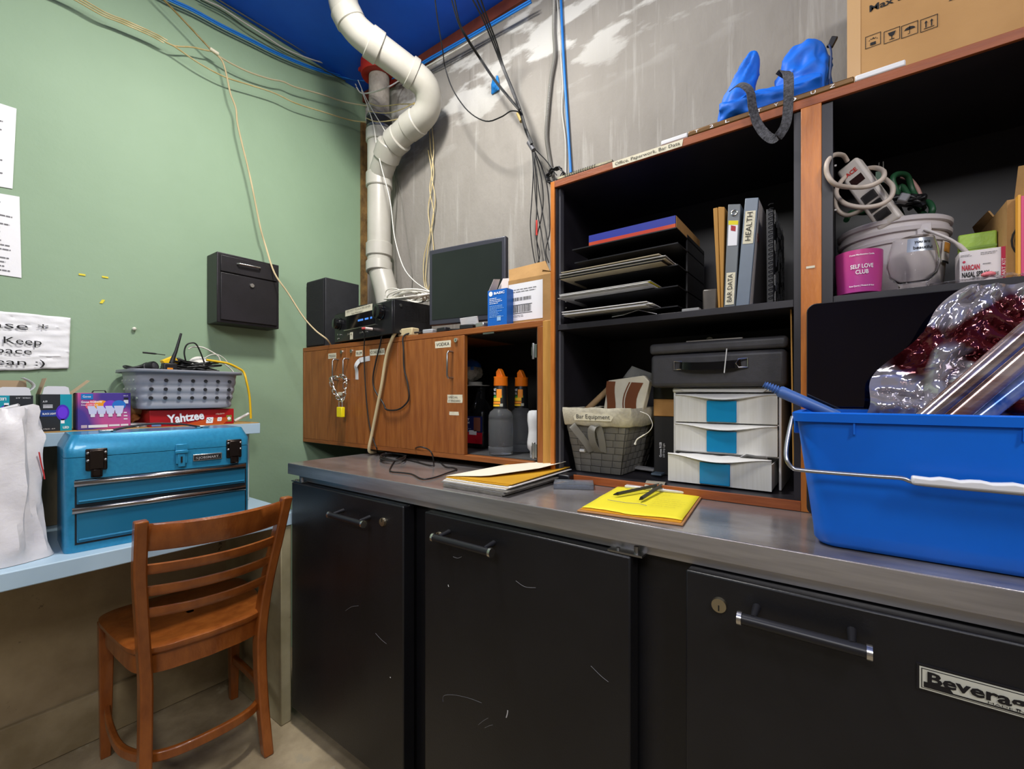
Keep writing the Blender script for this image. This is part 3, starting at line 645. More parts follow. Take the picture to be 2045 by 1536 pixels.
# smart bulb box
def smart():
    X = .115; p0 = HX(155, 780, X); p1 = HX(261, 776, X); y0, y1 = p0.y, p1.y; z0 = RZ + .0035; z1 = 1.199
    t = thing('smart_bulb_box', 'purple printed box of four coloured bulbs on the riser shelf', 'box', (X - .04, (y0 + y1) / 2, z0))
    m = M('purple_gradient_print', 'C0528E', .4, col2='4B3A8C', vs=7, det=0, lo=.42, hi=.58)
    B().box(X - .07, X, y0, y1, z0, z1, m).build('carton', t, bv=.001)
    b = B().strap([(X - .035, y0 + .042, z1), (X - .035, y0 + .045, z1 + .007), (X - .035, y0 + .075, z1 + .008), (X - .035, y0 + .078, z1)], (1, 0, 0), .014, .002, BLK, sm=0); b.build('carry_handle', t)
    W = y1 - y0; h = z1 - z0; o = V(X, y0, z0); c = B()
    rect(c, o + V(0, .008, h - .022), PY, PZ, .030, .019, M('print_azure', '1273B8', .5), off=.001)
    for i, cl in enumerate(('E8556E', 'F09A22', '7A3FC0', '2A74C4')):
        yy = W * (.27 + .165 * i); mm = M('bulb_print_%d' % i, cl, .4); q = o + V(0, yy, h * .66)
        disc(c, q, PY, PZ, W * .135, mm, off=.001 + .0003 * i, ry=h * .135)
        e = .0012 + .0003 * i; hw = W * .08
        c.quad([q + V(e, -hw * 1.25, -h * .02), q + V(e, -hw * .8, -h * .24), q + V(e, hw * .8, -h * .24), q + V(e, hw * 1.25, -h * .02)], M('bulb_body_print', 'C9CBE6', .4))
        rect(c, q + V(0, -hw * .5, -h * .32), PY, PZ, hw, h * .08, M('bulb_cap_print', 'D8D8E0', .4), off=e)
    rect(c, o + V(0, W * .19, h * .05), PY, PZ, W * .36, h * .075, lit, off=.001); rect(c, o + V(0, W * .57, h * .07), PY, PZ, W * .21, h * .05, lit, off=.001); rect(c, o + V(0, W * .80, h * .07), PY, PZ, W * .15, h * .05, lit, off=.001)
    rect(c, o + V(0, W * .06, h * .05), PY, PZ, W * .11, h * .08, M('print_pinkgrey', 'B8A8B8', .5), off=.001); rect(c, o + V(0, W * .86, h * .70), PY, PZ, W * .09, h * .10, lit, off=.001); rect(c, o + V(0, W * .86, h * .81), PY, PZ, W * .09, h * .06, drk, off=.001)
    lines(c, o + V(0, W * .86, h * .22), PY, PZ, W * .1, h * .3, 3, WINK, off=.001)
    c.build('label_print', t, sm=0)
    text('Govee', o + V(0, .012, h - .016), PY, PZ, .011, WINK, t, W=.020, off=.0015); text('Govee RGBWW', o + V(0, .008, h - .034), PY, PZ, .010, WINK, t, W=.053, off=.0015, bold=.02)
    text('Smart LED Bulb', o + V(0, .008, h - .043), PY, PZ, .0075, WINK, t, W=.042, off=.0015); text('Wi-Fi', o + V(0, W * .85, h - .012), PY, PZ, .007, WINK, t, W=.013, off=.0015)
smart()
# game box
def yz():
    X = .132; y0 = HX(299, 812, X).y; y1 = HX(467, 812, X).y; z0 = RZ + .0035; z1 = 1.136
    t = thing('game_box', 'red board game box lying under the grey basket', 'game', (X - .09, (y0 + y1) / 2, z0))
    red = M('game_red', 'B4141A', .45, col2='A01016', vs=8)
    B().box(X - .17, X, y0, y1, z0, z1, red).build('carton', t, bv=.001)
    o = V(X, y0, z0); c = B(); W = y1 - y0; h = z1 - z0
    c.quad([o + V(.0008, W * .30, 0), o + V(.0008, W * .86, 0), o + V(.0008, W * .98, h * .45), o + V(.0008, W * .7, h * .42)], M('print_orange_rays', 'C8521C', .5))
    rect(c, o + V(0, W * .02, h * .03), PY, PZ, W * .10, h * .12, M('print_blue_white', '6E87B5', .5)); rect(c, o + V(0, W * .90, h * .15), PY, PZ, W * .07, h * .42, M('print_olive', '7A8C3A', .5)); disc(c, o + V(0, W * .935, h * .36), PY, PZ, W * .024, WINK, off=.001)
    for dy, dz, s_ in ((.67, .24, .30), (.80, .30, .20)):
        rect(c, o + V(0, W * dy - h * s_ / 2, h * dz - h * s_ / 2), PY, V(0, .12, 1), h * s_ * 1.3, h * s_ * 1.3, WINK, off=.0012, rad=.003)
        for a_, b_ in ((-.3, .2), (.1, .35), (-.1, -.1), (.35, .1), (.2, -.2)): disc(c, o + V(0, W * dy + h * s_ * (a_ + .1), h * dz + h * s_ * (b_ + .15)), PY, PZ, h * s_ * .09, INK, off=.0016, n=8)
    c.build('label_print', t, sm=0)
    text('Yahtzee', o + V(0, W * .20, h * .18), V(0, 1, .11), V(0, -.1, 1), .044, WINK, t, W=W * .43, off=.002, bold=.035)
    text('Hasbro', o + V(0, W * .76, h * .62), V(0, 1, .08), PZ, .010, M('print_pale', 'E8C8B8', .5), t, W=W * .11, off=.002)
    return z1
yz1 = yz()
# grey perforated basket and what lies in it
def basket():
    X0, X1, Y0, Y1, z0, z1 = -.055, .165, -1.075, -.742, 1.1375, 1.283
    gp = M('grey_basket_plastic', 'A0A3AC', .35, col2='989BA4', vs=8)
    t = thing('perforated_basket', 'grey perforated plastic basket full of cables on the game box', 'basket', ((X0 + X1) / 2, (Y0 + Y1) / 2, z0), 0)
    N = 40
    def ring(ins, z, e=.30):
        P = []; cx, cy = (X0 + X1) / 2, (Y0 + Y1) / 2; a, b_ = (X1 - X0) / 2 - ins, (Y1 - Y0) / 2 - ins
        for k in range(N):
            t_ = 2 * pi * k / N; c, s_ = cos(t_), sin(t_)
            P.append(V(cx + (abs(c) ** e) * (1 if c > 0 else -1) * a, cy + (abs(s_) ** e) * (1 if s_ > 0 else -1) * b_, z))
        return P
    G = [ring(.03, z0 + .003)]; H = z1 - z0
    for k in range(1, 26):
        f = k / 25; rib = .0028 * abs(sin(f * pi * 5)) if f < .8 else 0
        G.append(ring(.017 - .022 * f - rib + .003, z0 + H * f))
    b = B().grid(G, gp, closed=True); b.quad(G[0][::-1], gp)
    b.grid([ring(-.004, z1), ring(-.016, z1 + .001), ring(-.017, z1 - .009)], gp, closed=True)
    b.build('tub', t, solid=.0018, sm=50)
    b = B()
    for j, f in enumerate((.74, .52, .30)):
        for i in range(7):
            y = Y0 + .042 + i * .042; x = X1 - (.017 - .022 * f) + .001
            b.tube([(x - .0035, y, z0 + H * f), (x + .0022, y, z0 + H * f)], .0062, M('hole_dark', '1B1C20', .8), 12)
        for i in range(4):
            x = X0 + .04 + i * .045; y = Y0 + (.017 - .022 * f) - .001
            b.tube([(x, y + .0035, z0 + H * f), (x, y - .0006, z0 + H * f)], .0042, M('hole_light', 'B9C4B4', .8), 10)
    b.each('hole', t, sm=0)
    return X0, X1, Y0, Y1, z0, z1
bx = basket()
def rope(nm, lb, cat, pts, r, m, group=None, sm=6, n=8, closed=False, extra=None):
    b = B().tube(pts, r, m, n, sm=sm, closed=closed)
    if extra: extra(b)
    return b.build(nm, tag=(lb, cat, group), sm=60)
bcab = M('black_cable', '151517', .45); wcab = M('white_cable', 'D8D5CC', .5); ycab = M('yellow_cable', 'E3B71A', .45)
zc = bx[5]
# walkie talkie
t = thing('walkie_talkie', 'black two way radio with a tall antenna in the grey basket', 'radio', (.11, -.965, zc - .04))
B().box(.095, .13, -.988, -.945, zc - .045, zc + .028, BLK).build('body', t, bv=.004); B().tube([(.11, -.958, zc + .028), (.108, -.952, zc + .05), (.105, -.943, zc + .075), (.10, -.925, zc + .145)], [.009, .007, .0055, .004], BLK, 10).build('antenna', t)
B().box(.13, .132, -.978, -.960, zc - .002, zc + .010, M('orange_button', 'E08A1C', .5)).build('button', t, bv=.001, lab='orange button')
t = thing('camera_lens', 'black ribbed lens lying at the left end of the grey basket', 'lens', (.10, -1.02, zc))
RY = Matrix.Rotation(radians(70), 3, 'Y') @ Matrix.Rotation(radians(-30), 3, 'X')
B().lathe([(.012, .01), (.017, .010), (.019, .0), (.019, -.012), (.021, -.014), (.021, -.022), (.0195, -.024), (.0195, -.05)], BLK, (.13, -1.022, zc + .012), R=RY, cap=True).build('barrel', t); B().lathe([(.0115, .0105), (.006, .0115), (.0001, .012)], M('lens_glass', '3A3A3E', .1), (.13, -1.022, zc + .012), R=RY).build('glass', t)
b = B().tube([(.10 + .028 * cos(a), -1.065 + .03 * sin(a), zc + .008 + .004 * sin(a * 2)) for a in [2 * pi * k / 20 for k in range(20)]], .004, BLK, 8, closed=True); b.build('lens_ring', tag=('black ring left of the lens in the grey basket', 'ring'))
rope('black_cable_bundle', 'tangle of thin black cables heaped in the grey basket', 'cable', [(.05 + .07 * sin(k * 1.9) * .8, -.87 + .085 * cos(k * 2.63) + .02 * sin(k), zc + .004 + .018 * (1 + sin(k * 1.27)) * (1 if k % 3 else .4)) for k in range(46)], .0032, bcab, sm=5, n=6)
rope('black_cable_loop', 'tall single loop of black cable above the grey basket', 'cable', [HX(x, y, .08) for x, y in ((372, 725), (368, 705), (372, 690), (382, 685), (392, 688), (402, 708), (414, 742))], .0028, bcab)
rope('white_cable', 'white cable arching over the right end of the grey basket', 'cable', [HX(x, y, .07) for x, y in ((376, 697), (386, 693), (405, 694), (425, 704), (436, 712), (441, 722), (450, 728), (462, 738), (468, 746))], .0028, wcab)
rope('white_cable', 'thin white cable dipping into the right side of the basket', 'cable', [HX(x, y, .09) for x, y in ((408, 716), (420, 709), (434, 708), (448, 716), (458, 728), (472, 736), (478, 742))], .0016, wcab)
rope('yellow_cable', 'thick yellow cable from the basket down to the riser shelf', 'cable', [HX(x, y, .10) for x, y in ((412, 719), (432, 722), (455, 726), (475, 735), (487, 744))] + [HX(x, y, .115) for x, y in ((493, 765), (498, 790), (500, 815), (501, 836))], .0046, ycab)
rope('antenna_stick', 'thin black stick pointing left above the grey basket', 'stick', [HX(285, 704, .08), HX(305, 706, .08), HX(330, 709, .08)], [.0032] * 8 + [.0014] * 5, bcab)
t = thing('cable_tester', 'yellow and black tool lying in the grey basket', 'tool', (.07, -.95, zc)); B().box(.05, .085, -.975, -.93, zc + .02, zc + .052, YEL, R=Matrix.Rotation(.5, 3, 'X')).build('body', t, bv=.003); B().box(.055, .08, -.935, -.88, zc + .022, zc + .045, BLK, R=Matrix.Rotation(-.4, 3, 'X')).build('grip', t, bv=.004)
B().lathe([(.012, -.02), (.03, -.02), (.036, -.012), (.036, .004), (.03, .012), (.012, .012)], wcab, (.04, -.845, zc + .035), R=Matrix.Rotation(.9, 3, 'Y') @ Matrix.Rotation(.3, 3, 'X')).build('tape_roll', tag=('roll of off white cord sticking out of the grey basket', 'roll'))
B().tube([HX(255, 817, .02), HX(292, 817, .02)], .022, M('tan_roll', 'B78F55', .5), 16).build('paper_roll', tag=('tan roll of paper between the purple box and red game box', 'roll'))
b = B(); b.grid([[V(.01 + .035 * sin(q) + .008 * noise.noise(V(i, q * 3, 1)), -1.075 + .028 * i / 4 + .012 * cos(q), RZ + .03 + .024 * cos(q) * (1 - .3 * abs(i - 2) / 2)) for q in [2 * pi * k / 14 for k in range(14)]] for i in range(6)], M('orange_mesh_bag', 'C07A42', .7), closed=True); b.build('mesh_bag', tag=('orange net bag squeezed in beside the red game box', 'bag'))
B().tube([(.02, -1.09, RZ + .012), (.10, -1.03, RZ + .010)], .008, WHT, 8).tube([(.06, -1.09, RZ + .012), (.115, -1.06, RZ + .010)], .006, WHT, 8).build('white_wrapper', tag=('white crumpled wrapper in front of the orange net bag', 'wrapper'))
B().tube([HX(468, 841, .04), HX(497, 826, .04)], .006, WHT, 8).build('white_tube', tag=('short white tube at the right end of the riser shelf', 'tube'))
# big white plastic bag standing on the desk
def pbag():
    m = M('white_bag_film', 'D6D4D5', .45, col2='CBC8CB', vs=5, trans=0, bump=.35, bs=16)
    G = []; n = 56; H = .415
    for i in range(34):
        f = i / 33; row = []; e = .55
        hx = .100 * (1 - .45 * f ** 1.5); hy = .205 * (1 - .42 * f) ; cy = -1.512 + .065 * f; cx = .285 - .05 * f
        for k in range(n):
            a = 2 * pi * k / n; c, s_ = cos(a), sin(a)
            x = cx + (abs(c) ** e) * (1 if c > 0 else -1) * hx; y = cy + (abs(s_) ** e) * (1 if s_ > 0 else -1) * hy
            if s_ > .6 and f < .25: y += .03 * (1 - f / .25) * (s_ - .6)
            p = V(x, y, 0); q = V(c * 2.2, s_ * 2.2, f * 2.2)
            q2 = V(c * 1.8, s_ * 1.8, f * 1.1 + c * .8); d = -.075 * abs(noise.noise(q2 * .9)) - .022 * abs(noise.noise(q2 * 2.6 + V(3, 1, 7))) + .016
            d *= min(1, f * 8 + .2)
            row.append(V(x + c * d, y + s_ * d, .7395 + H * f + (.02 * noise.noise(q * 2 + V(9, 9, 9)) * (f if f > .1 else 0))))
        G.append(row)
    b = B().grid(G, m, closed=True); b.quad(G[0][::-1], m)
    top = [V(.20 + (p.x - .20) * .45, -1.49 + (p.y + 1.49) * .45, p.z - .02 + .012 * noise.noise(p * 20)) for p in G[-1]]
    b.grid([G[-1], top], m, closed=True); b.quad(top, m)
    t = thing('plastic_bag', 'crumpled white plastic bag standing on the desk beside the tool chest', 'bag', (.22, -1.5, .739))
    b.build('film', t, sm=35)
    q = [HX(x, y, .30) for x, y in ((78, 903), (82, 925), (87, 945), (89, 957))]; B().tube(q, .0018, M('red_drawstring', 'C43A3A', .5), 6, sm=4).build('drawstring', t, lab='thin red drawstring')
pbag()
# ================================================================ drain pipe
pvc = M('pvc_white', 'BAB7AE', .35, col2='AFACA1', vs=6, wear='9A9482', ws=20, wt=.72); cast = M('old_cast_pipe', '8A8278', .9, col2='B0A89C', vs=16, bump=.6, bs=40); rub = M('rubber_coupling', '2A292B', .6)
def AT(px, py, t): return CAM + ray(px, py) * t
px_, py_ = .185, -.075
pp = thing('drain_pipe', 'white plastic drain pipe running down the room corner', 'pipe', (px_, py_, KZ1))
def zat(py, t=2.36): return CAM.z - (py - HZN) / FPX * t
z1, z2, z3, z4, z5 = zat(265), zat(355), zat(500), zat(530), zat(600)
R0 = .0595
B().tube([(px_, py_, 2.92), (px_, py_, z1 + .06)], .052, cast, 20).build('iron_pipe', pp, lab='rough grey upper pipe')
B().tube([(px_, py_, z1 + .075), (px_, py_, z1 + .005)], .064, rub, 24).build('rubber_sleeve', pp, lab='black rubber coupling')
b = B()
for z in (z1 + .068, z1 + .014): b.tube([(px_, py_, z - .006), (px_, py_, z + .006)], .0655, STEELW, 24)
b.each('band_clamp', pp, lab='steel band clamp')
low = [(px_, py_, z1 + .01), (px_, py_, z3), (px_, py_, z4 + .02), (px_ + .004, py_, z4 - .01), (px_ + .02, py_ + .003, z4 - .06), (px_ + .048, py_ + .006, z4 - .14), (px_ + .085, py_ + .008, z5 - .10)]
P = [V(*p) for p in low]; P = P[:2] + spl(P[1:], 5)[1:]
P = [p for p in P if p.z > KZ1 + .002]; P[-1] = V(P[-1].x, P[-1].y, KZ1 + .0015)
B().tube(P, R0, pvc, 28).build('lower_pipe', pp, sm=50)
def collar(a, c, r, nm='collar'):
    B().tube([a, a + (c - a) * .06, a + (c - a) * .94, c], [r - .004, r, r, r - .004], pvc, 28).build(nm, pp)
for za, zb_ in ((z1 + .008, z1 - .055), (z2 + .02, z2 - .055), (z3 + .035, z3 - .035)): collar(V(px_, py_, za), V(px_, py_, zb_), .067)
q = P[0]
aa = V(px_ + .002, py_ - .002, z4 + .015); collar(aa, aa + V(.006, -.004, -.055), .0665)
# branch: from the wye up to the front elbow, then up to the ceiling
wy = V(px_, py_, z2 - .0)
K = [wy, AT(779, 293, 2.26), AT(808, 262, 2.20), AT(848, 232, 2.13), AT(858, 205, 2.10), AT(852, 172, 2.06), AT(824, 147, 2.03), AT(742, 86, 1.93), AT(706, 55, 1.90), AT(686, 15, 1.88), AT(682, -40, 1.86)]
K.append(V(K[-1].x, K[-1].y, CZ - .001))
def rnd(K, f=.35, n=6):
    R = [K[0]]
    for i in range(1, len(K) - 1):
        a = K[i] + (K[i - 1] - K[i]) * f; c = K[i] + (K[i + 1] - K[i]) * f
        for j in range(n + 1): s_ = j / n; R.append(a * (1 - s_) ** 2 + K[i] * 2 * s_ * (1 - s_) + c * s_ ** 2)
    return R + [K[-1]]
Q = rnd(K, .45)
B().tube(Q, R0, pvc, 28).build('branch_pipe', pp, sm=50)
def seg(a, c, s0, s1, r=.0665): collar(a + (c - a) * s0, a + (c - a) * s1, r)
seg(K[0], K[1], .62, 1.1); seg(K[1], K[3], .10, .32); seg(K[2], K[3], .15, .72, .064); seg(K[6], K[7], -.05, .10); seg(K[6], K[7], .80, 1.08); seg(K[8], K[9], .2, .9, .0635)
b = B(); seg2 = (K[7] - K[6]).normalized()
text('SCH 40 PVC-DWV', K[7] * .62 + K[6] * .38 + V(0, 0, 0) - FW * .0605 - RT * .01, seg2 * -1, seg2.cross(FW) * (1 if seg2.cross(FW).z > 0 else -1), .014, M('blue_pipe_print', '4A6FA8', .7), pp, W=.12, off=.0)
rd = M('red_collar', 'B52A18', .5)
t = thing('pipe_collar', 'red fire collar around the pipe top under the ceiling', 'collar', (px_, py_, 2.86))
B().lathe([(.054, -.07), (.088, -.07), (.092, -.06), (.092, -.005), (.06, 0)], rd, (px_, py_, CZ - .0015), cap=False).build('ring', t, solid=.002)
for a in (20, 130, 200, 310):
    c, s_ = cos(radians(a)), sin(radians(a)); p = V(px_ + c * .10, py_ + s_ * .095, 0)
    if p.x < WX + .03 or p.y > WY - .02: continue
    B().box(p.x - .018, p.x + .018, p.y - .018, p.y + .018, CZ - .02, CZ - .0015, rd).build('tab', t, bv=.003)
# ================================================================ wires
amb = M('clear_amber_wire', 'B9A36B', .4, col2='C9B98C', vs=30); amb2 = M('beige_wire', 'C8B48C', .5); wht = M('white_wire', 'D5D2C8', .5); blu = M('blue_wire', '1E74C8', .45); gry = M('grey_wire', '6C6A62', .5); blw = M('black_wire', '141416', .5)
def jit(P, a=.003):
    return [p + V(random.uniform(-a, a), random.uniform(-a, a), random.uniform(-a, a)) for p in P]
def wire(lb, pts, r, m, group=None, nm='wire', cat='wire', off=V(0, 0, 0), n=6):
    return rope(nm, lb, cat, [p + off for p in pts], r, m, group, sm=5, n=n)
X_ = lambda x, *q: [HX(a, b, x) for a, b in q]
Y_ = lambda y, *q: [HY(a, b, y) for a, b in q]
G1 = 'speaker wires strung across the green wall'
A1 = X_(WX + .05, (20, -60), (140, -8), (205, 28), (245, 44), (300, 68), (330, 84))
for k in range(3): wire('amber speaker wire, one of three bundled at the top left of the green wall', A1, .0024, amb, G1, off=V(.004 * k, .005 * (k - 1), .006 * (k - 1)))
wire('upper amber wire from the bundle to the white taped joint', X_(WX + .055, (330, 84), (350, 92), (382, 94), (405, 99), (425, 103)), .003, amb, G1)
wire('amber wire sagging lowest from the bundle to the pipe corner', X_(WX + .055, (330, 84), (350, 94), (400, 128), (450, 154), (500, 170), (548, 186), (590, 206), (640, 222), (700, 240)) + [HX(735, 244, .10)], .003, amb, G1)
wire('dark amber wire dropping steeply to the white taped joint', X_(WX + .06, (285, -50), (318, -10), (345, 18), (380, 55), (405, 82), (428, 106)), .0036, M('dark_amber_wire', '8E7A48', .45), G1)
wire('pale amber wire from the taped joint across to the pipe', X_(WX + .055, (428, 106), (460, 126), (500, 145), (540, 158), (565, 163), (590, 174), (640, 188), (690, 204)) + [HX(738, 212, .12), HX(762, 216, .2)], .0036, M('pale_amber_wire', 'BFB493', .45), G1)
B().tube(X_(WX + .06, (419, 97), (436, 108)), .0075, TAPE, 10).build('tape_wrap', tag=('white tape wrapped round the joint of the speaker wires', 'tape'))
wire('beige cord hanging down past the drop box to the cabinet top', X_(WX + .055, (430, 107), (444, 122), (452, 148), (460, 186), (471, 216), (474, 245), (484, 290), (494, 330), (506, 385), (520, 455), (530, 490)) + [HX(548, 545, .06), HX(575, 585, .09), HX(605, 632, .12), HX(630, 660, .15), HX(652, 677, .18), V(.152, -.332, KZ1 + .004)], .0036, amb2, nm='cord', cat='cord')
def clg(pts, dz=.02, x=WX + .02): return [HX(a, b, x) for a, b in pts]
Bl = X_(WX + .03, (120, -128), (230, -66), (330, -8), (385, 18), (440, 48), (500, 78), (560, 108), (630, 136), (693, 153)) + Y_(WY - .06, (742, 158), (800, 148), (865, 112), (950, 64), (1060, 0))
for k in range(2): wire(['bright blue cable along the top of both walls, upper one', 'bright blue cable along the top of both walls, lower one'][k], Bl, .0042, blu, 'blue cables under the ceiling', nm='cable', cat='cable', off=V(.003 * k, 0, -.011 * k), n=8)
wire('white cable along the ceiling edge above the blue cables', X_(WX + .03, (250, -96), (395, -8), (440, 14), (480, 40), (530, 72), (570, 98), (620, 118), (660, 130), (697, 148), (712, 172)), .0034, wht, nm='cable', cat='cable')
wire('grey cable nearest the ceiling edge of the green wall', X_(WX + .025, (300, -92), (425, -8), (480, 26), (540, 62), (575, 84), (640, 122), (700, 152)), .003, gry, nm='cable', cat='cable')
wire('dark cable sagging under the white cable on the green wall', X_(WX + .03, (400, 0), (450, 26), (500, 62), (560, 96), (630, 132), (690, 162)), .003, M('dark_green_wire', '3B4A3C', .5), nm='cable', cat='cable')
wire('white cable over the red collar and along the wall top', [HX(712, 174, .08), HX(722, 186, .12)] + Y_(-.15, (745, 184), (775, 174)) + Y_(WY - .05, (800, 160), (880, 118), (960, 70), (1055, 8)), .0034, wht, nm='cable', cat='cable')
wire('thin white wire from the red collar down to the receiver', Y_(-.15, (722, 180), (735, 215), (746, 250), (752, 290), (762, 335), (779, 401), (788, 474), (805, 532), (828, 562), (858, 582)), .0026, wht)
wire('thin wire wound round the pipe near the rubber coupling', Y_(-.155, (715, 160), (728, 190), (745, 222), (762, 250), (772, 268)), .002, wht)
for k, q in enumerate((((735, 205), (760, 212), (800, 208), (832, 208)), ((735, 222), (770, 226), (800, 219), (828, 205)), ((732, 236), (752, 243), (785, 240), (822, 230)))):
    wire('amber wire wrapped round the grey pipe top', Y_(-.15, *q), .0024, amb, 'wires wrapped round the pipe top')
for k, q in enumerate((((857, 245), (860, 300), (866, 340), (860, 385), (855, 420), (859, 465), (853, 510), (850, 560), (858, 592)), ((862, 250), (866, 300), (862, 350), (869, 400), (862, 450), (866, 500), (864, 545), (852, 590)), ((855, 300), (862, 345), (858, 380), (866, 430), (855, 480), (846, 520), (848, 570), (860, 590)))):
    wire('amber wire hanging down the concrete left of the monitor', Y_(WY - .02, *q), .0026, amb, 'amber wires hanging on the concrete')
for q in (((788, 340), (792, 400), (788, 470), (792, 560)), ((790, 335), (802, 400), (812, 470), (822, 545), (822, 575))):
    wire('thin grey wire on the concrete behind the pipe', Y_(WY - .012, *q), .0018, gry, 'thin grey wires behind the pipe')
# black wires hanging over the concrete
wire('single black wire sagging in a loop below the ceiling', [HY(868, -8, -.30), HY(874, 40, -.26), HY(884, 100, -.2)] + Y_(-.14, (889, 135), (905, 180), (935, 222), (970, 242), (1000, 234), (1020, 222), (1036, 223)), .0026, blw)
GB = 'black wires gathered over the concrete wall'
for k in range(2): wire('black wire of the left pair falling to the tan tie', [HY(900 + 4 * k, -8, -.30), HY(915, 45, -.25), HY(932, 78, -.2)] + Y_(-.10, (958, 118), (985, 158), (1012, 192), (1036, 220)), .003, blw, GB, off=V(.006 * k, 0, 0))
for k in range(3): wire('black wire of the right bundle falling to the grey tie', [HY(940 + 7 * k, -8, -.27), HY(965 + 3 * k, 40, -.2), HY(985 + 2 * k, 88, -.13)] + Y_(-.08, (1003, 135), (1022, 182), (1038, 225), (1048, 258), (1060, 288)), .0034, blw, GB, off=V(.004 * k, 0, 0))
B().tube(Y_(-.07, (1035, 226), (1042, 242)), .009, M('tan_tie', 'A8925A', .7), 10).build('cable_tie', tag=('tan tape tie round the black wires', 'tie')); B().tube(Y_(-.07, (1056, 284), (1066, 300)), .0095, M('grey_tie', '55555A', .5), 10).build('cable_tie', tag=('dark grey tie where the black wires fan out', 'tie'))
for k, q in enumerate((((1062, 295), (1065, 340), (1062, 400), (1059, 450), (1064, 500), (1072, 535), (1085, 545)), ((1063, 295), (1070, 350), (1072, 420), (1070, 470), (1078, 510), (1068, 540)), ((1065, 297), (1080, 350), (1085, 400), (1080, 440), (1072, 480), (1078, 530)), ((1066, 298), (1088, 350), (1096, 400), (1098, 460), (1090, 500), (1096, 525)), ((1066, 295), (1076, 380), (1090, 460), (1097, 500)), ((1064, 298), (1070, 400), (1082, 470), (1092, 530)), ((1068, 298), (1090, 320), (1104, 340), (1112, 350)))):
    wire('black wire of the fan hanging beside the shelving', Y_(WY - .03 - .004 * k, *q), .0022, blw, 'fanned black wires beside the shelving')
wire('thin red connector lead among the fanned black wires', Y_(WY - .07, (1072, 440), (1072, 470)), .004, M('red_plug', 'B8281E', .5), nm='connector', cat='connector'); 
t = thing('wire_coil', 'small coil of black wire hung beside the shelving top', 'wire', HY(1112, 352, WY - .04)); b = B(); c0 = HY(1112, 354, WY - .035)
P = [];
for k in range(180):
    a = k * 2 * pi / 20; r = .040 - .012 * ((k * 7) % 20) / 20; P.append(c0 + V(r * cos(a), .012 * sin(k * .37) - .012, r * .85 * sin(a)))
b.tube(P, .0022, blw, 6); b.build('loops', t)
# conduit
P = spl(Y_(WY - .012, (1107, -62), (1107, -8), (1106, 60), (1108, 110), (1100, 160), (1094, 220), (1091, 270), (1096, 310), (1103, 352)), 10)
b = B(); Q = []; 
for i in range(len(P) - 1):
    for j in range(5): Q.append(P[i].lerp(P[i + 1], j / 5))
b.tube(Q, [(.0078 if i % 2 else .0062) for i in range(len(Q))], M('flexible_metal', 'A3A19C', .4, .4), 10); b.build('metal_conduit', tag=('flexible ribbed metal conduit running up the concrete wall', 'conduit'), sm=20)
wire('bright blue cable hanging straight down beside the conduit', Y_(WY - .01, (1118, -62), (1120, -8), (1123, 60), (1127, 140), (1132, 220), (1140, 345)), .0055, blu, nm='cable', cat='cable', n=8)
wire('thin white wire between the conduit and blue cable', Y_(WY - .01, (1110, -62), (1112, -8), (1118, 60), (1120, 110), (1124, 170), (1122, 220), (1129, 280), (1129, 345)), .0022, wht)
b = B(); c = HY(985, 168, WY - .003); G = []
for i in range(7): G.append([c + V(-.008 + .045 * j / 6 + .006 * noise.noise(V(i, j, 0)), -.012 * abs(noise.noise(V(i * .7, j * .9, 5))) - .002, -.045 + .07 * i / 6 * (1 - .4 * (j % 3 == 0)) + .012 * noise.noise(V(j, i, 3))) for j in range(7)])
b.grid(G, M('blue_painters_tape', '1F7FCB', .6)); b.build('tape_scrap', tag=('crumpled blue tape scrap stuck on the concrete wall', 'tape'), solid=.001, sm=30)
# ================================================================ on top of the wall cabinet
KT = KZ1 + .0015
sp = thing('loudspeaker', 'black box loudspeaker in the corner on the wooden cabinet', 'speaker', (.06, -.25, KT))
pa = HY(621, 555, -.325); pb = HY(650, 546, -.325); pc = HX(733, 563, pb.x)
B().box(WX + .004, pb.x, -.325, -.135, KT, 1.772, M('speaker_vinyl', '2A2B2E', .55, col2='242528', vs=30)).build('cabinet', sp, bv=.003)
B().box(WX + .012, pb.x - .006, -.332, -.3252, KT + .006, 1.765, M('speaker_cloth', '1C1D1F', .9, bump=.3, bs=400)).build('grille', sp, bv=.003)
# receiver
rc = thing('stereo_receiver', 'black stereo receiver with two knobs on the wooden cabinet', 'receiver', (.675, -.372, KT), radians(-6.3))
rb = M('receiver_black', '161618', .35, col2='1A1A1C', vs=30); RW, RH, RD = .50, .150, .19
B().box(-RW, 0, 0, RD, .01, RH, rb).build('case', rc, local=True, bv=.002)
B().box(-RW, 0, -.010, .0005, .008, RH - .006, M('receiver_front', '1B1B1E', .25)).build('front_panel', rc, local=True, bv=.003)
B().box(-.375, -.135, -.0125, -.009, .062, .118, M('display_glass', '0A0A0E', .1)).build('display', rc, local=True)
b = B()
for x, w_ in ((-.27, .045), (-.21, .03), (-.165, .015)): b.box(x, x + w_, -.0132, -.0126, .086, .094, M('display_lit', '3F74C0', .4, emit=.8))
b.each('display_figures', rc, local=True)
B().box(-.40, -.12, -.014, -.009, .056, .060, CHR).build('trim_bar', rc, local=True, lab='thin silver trim bar')
for x, r, z in ((-.452, .026, .095), (-.082, .031, .105)):
    B().lathe([(r + .003, 0), (r + .003, .006), (r, .008), (r * .93, .026), (r * .8, .028)], M('knob_gloss', '0E0E10', .12), (x, -.009, z), R=Matrix.Rotation(pi / 2, 3, 'X')).build('knob', rc, local=True)
b = B()
